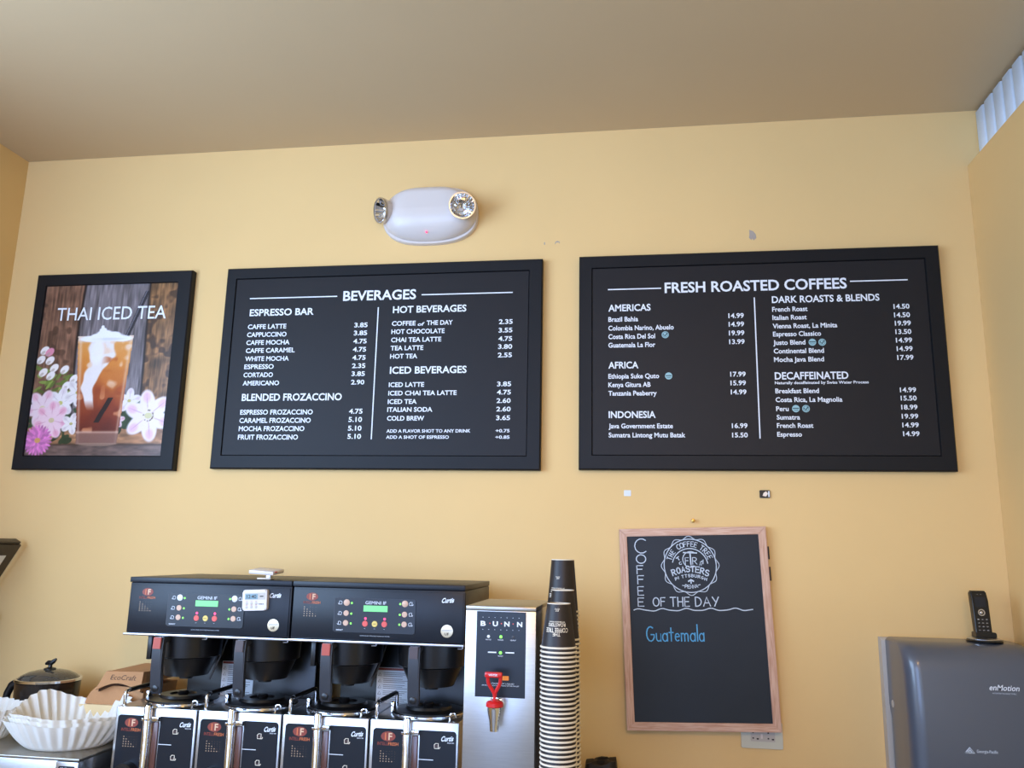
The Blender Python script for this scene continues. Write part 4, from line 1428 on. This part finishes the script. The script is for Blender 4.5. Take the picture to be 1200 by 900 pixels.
def make_filter(name, label, loc, r0, r1, h, seed, bumps, rot=0., grp='fluted paper coffee filters on the steel warmer', tilt=0.):
    rng = random.Random(seed)
    bm = nb()
    N, PL, RG = 272, 34, 7
    ph = [rng.uniform(0, 6.28) for _ in range(4)]
    rings = []
    for j in range(RG + 1):
        t = j / RG
        ring = []
        for i in range(N):
            a = 2 * PI * i / N
            tri = 2 * abs(((i * PL / N + .15 * math.sin(3 * a + ph[0])) % 1) - .5) - .5
            hh2 = h * (1 + .06 * math.sin(2 * a + ph[1]) + .03 * math.sin(5 * a + ph[2]))
            for (ac, wd, am) in bumps:
                d = math.atan2(math.sin(a - ac), math.cos(a - ac))
                hh2 += am * math.exp(-(d / wd) ** 2)
            r = r0 + (r1 - r0) * (t ** .9) + tri * .0105 * min(1, t * 2.2) * (1 + .25 * math.sin(7 * a + ph[3]))
            z = hh2 * (t ** 1.15) + .0015 * tri * t
            ring.append(bm.verts.new((r * math.cos(a) * 1.0, r * math.sin(a) * .92, z)))
        rings.append(ring)
    for a, b in zip(rings, rings[1:]):
        for k in range(N):
            bm.faces.new((a[k], a[(k + 1) % N], b[(k + 1) % N], b[k]))
    bm.faces.new(rings[0][::-1])
    o = done(name, bm, M_PAPER, smooth=60, loc=loc, rot=(0, tilt, rot))
    return tag(o, label, 'coffee filter', grp)


FX, FYY = -1.722, -.435
make_filter('coffee_filter', 'outermost white fluted paper filter of the nested pile on the steel warmer', (FX, FYY, ZS + .0006), .118, .184, .078, 1, [(2.85, .6, .018)])
make_filter('coffee_filter', 'white fluted paper filter nested second in the pile on the warmer', (FX + .004, FYY + .004, ZS + .0040), .112, .177, .084, 1, [(2.75, .55, .032), (1.0, .5, .012)], 0)
make_filter('coffee_filter', 'innermost white fluted paper filter with its tall back lobe standing up', (FX - .003, FYY + .008, ZS + .0075), .106, .169, .088, 1, [(2.65, .5, .050), (1.0, .5, .026)], 0)
make_filter('coffee_filter', 'white fluted paper filter cut off by the left edge of the picture', (-2.035, -.425, ZS + .0006), .08, .122, .092, 5, [(.3, .5, .02)])

# pot with a glass lid
pt = thing('lidded_pot', 'black pot with a domed glass lid and curved side handle behind the filters', 'pot', (-1.985, -.20, ZS))
pt.scale = (.90, .90, 1)
done('pot_body', lathe(nb(), [(.092, .0005), (.100, .006), (.108, .06), (.112, .138), (.110, .140), (.106, .139), (.098, .012)], 0, 0, 56), M_POT, pt)
done('lid_rim', lathe(nb(), [(.1125, .1405), (.1155, .1415), (.1155, .1485), (.112, .1500), (.106, .1490), (.106, .1410)], 0, 0, 56, cap0=False, cap1=False), M_CHROME, pt)
done('glass_lid', lathe(nb(), [(.1055, .1480), (.095, .158), (.070, .1685), (.040, .1745), (.012, .1765)], 0, 0, 56, cap0=False), M_GLASS, pt)
kn = done('lid_knob', lathe(nb(), [(.022, .1760), (.020, .180), (.008, .183), (.006, .192)], 0, 0, 24), M_BLACK, pt)
done('knob_grip', tube(nb(), [(-.020, 0, .193), (-.010, 0, .197), (.004, 0, .197), (.013, 0, .203), (.022, 0, .210)], [.004, .008, .0085, .0075, .004], 12), M_BLACK, kn)
done('side_handle', tube(nb(), [(-.100, -.01, .128), (-.122, -.012, .132), (-.140, -.014, .120), (-.152, -.016, .095), (-.158, -.018, .060), (-.160, -.02, .035)], [.012, .0135, .014, .0135, .013, .009], 16), M_BLACK, pt)
wp = thing('white_canister', 'white plastic container almost hidden behind the pot handle', 'container', (-2.065, -.075, ZS))
done('canister_body', lathe(nb(), [(.040, .0005), (.044, .004), (.044, .110), (.038, .128)], 0, 0, 28), M_WPLAST, wp)

# boxes
cbx = thing('cream_box', 'cream carton under the brown cardboard box beside the dispensers', 'box', (-1.700, -.19, ZS))
box('carton', -.105, .105, -.105, .105, .0005, .088, M_CREAMB, cbx, bev=.002)
bm = nb()
for j in range(5):
    ribbon(bm, [(.030, .02 + j * .012), (.090, .02 + j * .012)], .0018, -.1056)
done('carton_print', bm, M_SAND, cbx, fix=False)
kb = thing('kraft_box', 'brown cardboard deli paper box with a curved cut lid and script lettering', 'box', (-1.70, -.19, ZS + .0885))
xb = -1.70
bodypts = [(-.080, .0003), (.120, .0003), (.125, .055), (-.026, .062), (-.048, .052), (-.064, .036), (-.075, .018)]
done('box_body', prism_y(nb(), bodypts, -.100, .10, bev=.001), M_KRAFT, kb)
lidpts = [(-.030, .048)]
for i in range(11):
    t = i / 10
    lidpts.append((-.027 + .150 * t, .050 + .022 * math.sin(PI * t)))
arch = lidpts[:]
lidpts += [(.127, .048), (.134, .110), (.004, .108)]
done('lid_shade_strip', prism_y(nb(), [(p[0], p[1] - .0075) for p in arch] + [(p[0], p[1] + .004) for p in arch[::-1]], -.1085, -.1002), mat('kraft_lid_shade', (70, 44, 26), .9), kb)  # dark strip imitating the shade under the lid's arched edge
done('box_lid', prism_y(nb(), lidpts, -.128, -.109), M_KRAFT, kb)
done('box_top', prism_y(nb(), [(.000, .070), (.130, .070), (.134, .1085), (.004, .1065)], -.1085, .09), M_KRAFT, kb)
letters('box_word', 'EcoCraft', .020, .083, .088, .0150, -.1286, M_INKB, kb, bold=-.004, shear=.35)

# black bundle standing on the counter behind the cups
bm = nb()
R = []
NB_ = 40
rg = random.Random(4)
for j, (s, z) in enumerate(((1, 0.0005), (1.02, .05), (1, .09), (.98, .120), (.93, .1355), (.5, .138))):
    ring = []
    for i in range(NB_):
        a = 2 * PI * i / NB_
        x, y = sup(a, .052 * s, .040 * s, 4)
        dz = (.006 * x / .05 + .004 * math.sin(5 * a) + .002 * math.sin(9 * a)) if j >= 3 else 0
        ring.append((x + .001 * math.sin(6 * a + j), y + .001 * math.cos(7 * a), z + dz))
    R.append(ring)
tag(done('black_pouch', loft(nb(), R), mat('black_nylon', (30, 24, 24), .5, bump=.3, bscale=90), loc=(-.112, -.085, CT + .0)), 'top of a dark pouch on the counter between the cups and the chalkboard', 'pouch')

# tilted display frames on the left wall
def tilt_frame(label, x_out, z_top, length, ang, y0, y1, card):
    t = thing('display_frame', label, 'frame', (x_out, 0, z_top), rot=(0, ang, 0), group='dark frames tilted out from the left wall')
    # local: plate runs down -Z, thickness along -X
    box('frame_panel', -.014, 0, y1, y0, -length, 0, M_BRNF, t, bev=.003)
    box('top_ledge', -.030, -.004, y1, y0 - .006, .0005, .010, M_BRNF, t, bev=.002)
    if card:
        box('card', .0003, .0015, y1 + .03, y0 - .045, -length + .04, -.045, M_WCARD, t)
    return t


tilt_frame('dark brown frame with a white card, tilted out from the left wall', -2.287, 1.590, .405, .53, -.035, -.60, True)
tilt_frame('lower dark tilted frame at the left edge, only its corner in view', -2.352, 1.325, .28, .50, -.035, -.60, False)

# ------------------------------------------------------------------ paper towel dispenser and phone
td = thing('towel_dispenser', 'smoked grey paper towel dispenser on the wall in the lower right corner', 'towel dispenser', (.775, 0, 0))
TZ = 1.361
TW = .378
done('back_plate', prism_x(nb(), [(-.001, .90), (-.035, .90), (-.035, TZ - .012), (-.025, TZ - .004), (-.001, TZ - .004)], -.004, TW + .004), M_GREYP, td)
# cover: rounded in plan and in section, with a stepped waist at the sides
bm = nb()
prof = []
for i in range(9):
    a = PI / 2 * i / 8
    prof.append((-.165 - .065 * math.sin(a), TZ - .065 + .065 * math.cos(a)))
prof = [(-.036, TZ - .002), (-.10, TZ + .0)] + prof
for z in (1.28, 1.24, 1.20, 1.15, 1.10, 1.05, 1.0, .95, .90):
    prof.append((-.232 - .012 * math.sin((1.30 - z) / .4 * PI), z))
rings = []
rad = .040
for (y, z) in prof:
    pass
# sweep: for each height level build a U-shaped plan ring from the left wall edge to the right
levels = []
for z in [TZ - .004 * 0] + [TZ - .003, TZ - .010, TZ - .020, TZ - .035, TZ - .055, TZ - .080, 1.26, 1.22, 1.19, 1.16, 1.14, 1.12, 1.10, 1.06, 1.02, .98, .94, .90]:
    levels.append(z)
levels = sorted(set(levels), reverse=True)


def front_y(z):
    dz = TZ - z
    if dz < .070:
        return -.150 - .085 * math.sqrt(max(0, 1 - ((.070 - dz) / .070) ** 2))
    return -.235 - .010 * math.sin(min(1, (dz - .07) / .35) * PI)


for li, z in enumerate(levels):
    fy_ = front_y(z)
    r = .042
    cr = .012 * max(0, 1 - (TZ - z) / .012) ** 2
    sidey = -.036 - (.018 if z < 1.13 else (.018 * (1.15 - z) / .02 if z < 1.15 else 0))
    xl, xr = .008 + cr, TW - .008 - cr
    ring = [(xl, sidey, z)]
    ring.append((xl, (sidey + fy_) / 2, z))
    for i in range(8):
        a = PI / 2 * i / 7
        ring.append((xl + r - r * math.cos(a), fy_ + r - r * math.sin(a), z))
    for i in range(8):
        a = PI / 2 * i / 7
        ring.append((xr - r + r * math.sin(a), fy_ + r - r * math.cos(a), z))
    ring.append((xr, (sidey + fy_) / 2, z))
    ring.append((xr, sidey, z))
    rings.append(ring)
V_ = [[bm.verts.new(p) for p in r] for r in rings]
for a, b in zip(V_, V_[1:]):
    for k in range(len(a) - 1):
        bm.faces.new((a[k], a[k + 1], b[k + 1], b[k]))
    bm.faces.new((a[-1], a[0], b[0], b[-1]))
bm.faces.new(V_[0])
bm.faces.new(V_[-1][::-1])
done('cover', bm, M_SMOKE, td, smooth=40)
letters('cover_word', 'enMotion', .226, 1.2390, .080, .0150, front_y(1.245) - .0016, M_INK, td, bold=.012, shear=.25)
letters('small_print', 'AUTOMATED TOUCHLESS TOWELS', .234, 1.2290, .064, .0035, front_y(1.245) - .0016, M_CHALK, td, bold=0)
letters('maker_word', 'Georgia-Pacific', .176, 1.070, .056, .0080, front_y(1.08) - .0030, M_CHALK, td, bold=.01)
bm = nb()
ribbon(bm, [(.146, 1.0685), (.158, 1.0825), (.170, 1.0685), (.146, 1.0685)], .004, front_y(1.08) - .0030)
ribbon(bm, [(.152, 1.0685), (.158, 1.0765), (.164, 1.0685)], .004, front_y(1.08) - .0030)
done('triangle_emblem', bm, M_CHALK, td, fix=False)
done('side_lock', lathe(nb(), [(.011, .0085), (.011, .0065), (.009, .0060)], 0, -.075, 20, axis='x', cz=1.165), M_GREYP, td)

ph = thing('cordless_phone', 'black cordless phone standing in its cradle on top of the towel dispenser', 'phone', (1.044, -.125, TZ - .0005))
done('cradle', lathe(nb(), [(.050, .0022), (.051, .005), (.047, .008), (.030, .013), (.026, .013)], 0, 0, 40), M_BLACK, ph)
done('cradle_ring', lathe(nb(), [(.047, .0082), (.0475, .0105), (.034, .0155), (.030, .0150)], 0, 0, 40, cap0=False, cap1=False), M_SILVER, ph)
done('cradle_socket', prism_y(nb(), rrect(-.029, .029, .013, .030, .004), -.020, .016, bev=.002), M_BLACK, ph)
hs = done('handset', prism_x(nb(), [(-.013, .0), (.011, .0), (.012, .125), (.006, .1325), (-.009, .130), (-.013, .10)], -.0235, .0235, bev=.004), M_BLACK, ph, loc=(-.003, -.002, .020), rot=(math.radians(-7), math.radians(-.5), 0))
YP = -.0137
done('phone_screen', prism_y(nb(), rrect(-.015, .015, .082, .112, .002), YP, YP + .0005), M_PANEL, hs)
letters('small_print', '- -', -.007, .119, .014, .002, YP, M_GREYP, hs)
done('navigation_ring', lathe(nb(), [(.0100, YP + .0005), (.0100, YP - .0006), (.0070, YP - .0006), (.0070, YP + .0005)], 0, 0, 28, axis='y', cz=.066, cap0=False, cap1=False), M_SILVER, hs)
disc('navigation_button', 0, YP, .066, .0042, M_SILVER, hs, t=.0006)
for j in range(4):
    for i in range(3):
        k = done('phone_key', prism_y(nb(), rrect(-.0155 + i * .0115, -.0075 + i * .0115, .044 - j * .0105, .0475 - j * .0105, .001), YP - .0008, YP + .0005), M_HGREY, hs)
        letters('key_digit', '123456789*0#'[j * 3 + i], -.0145 + i * .0115, .0445 - j * .0105, .0045, .0024, YP - .0012, M_GREYP, k)
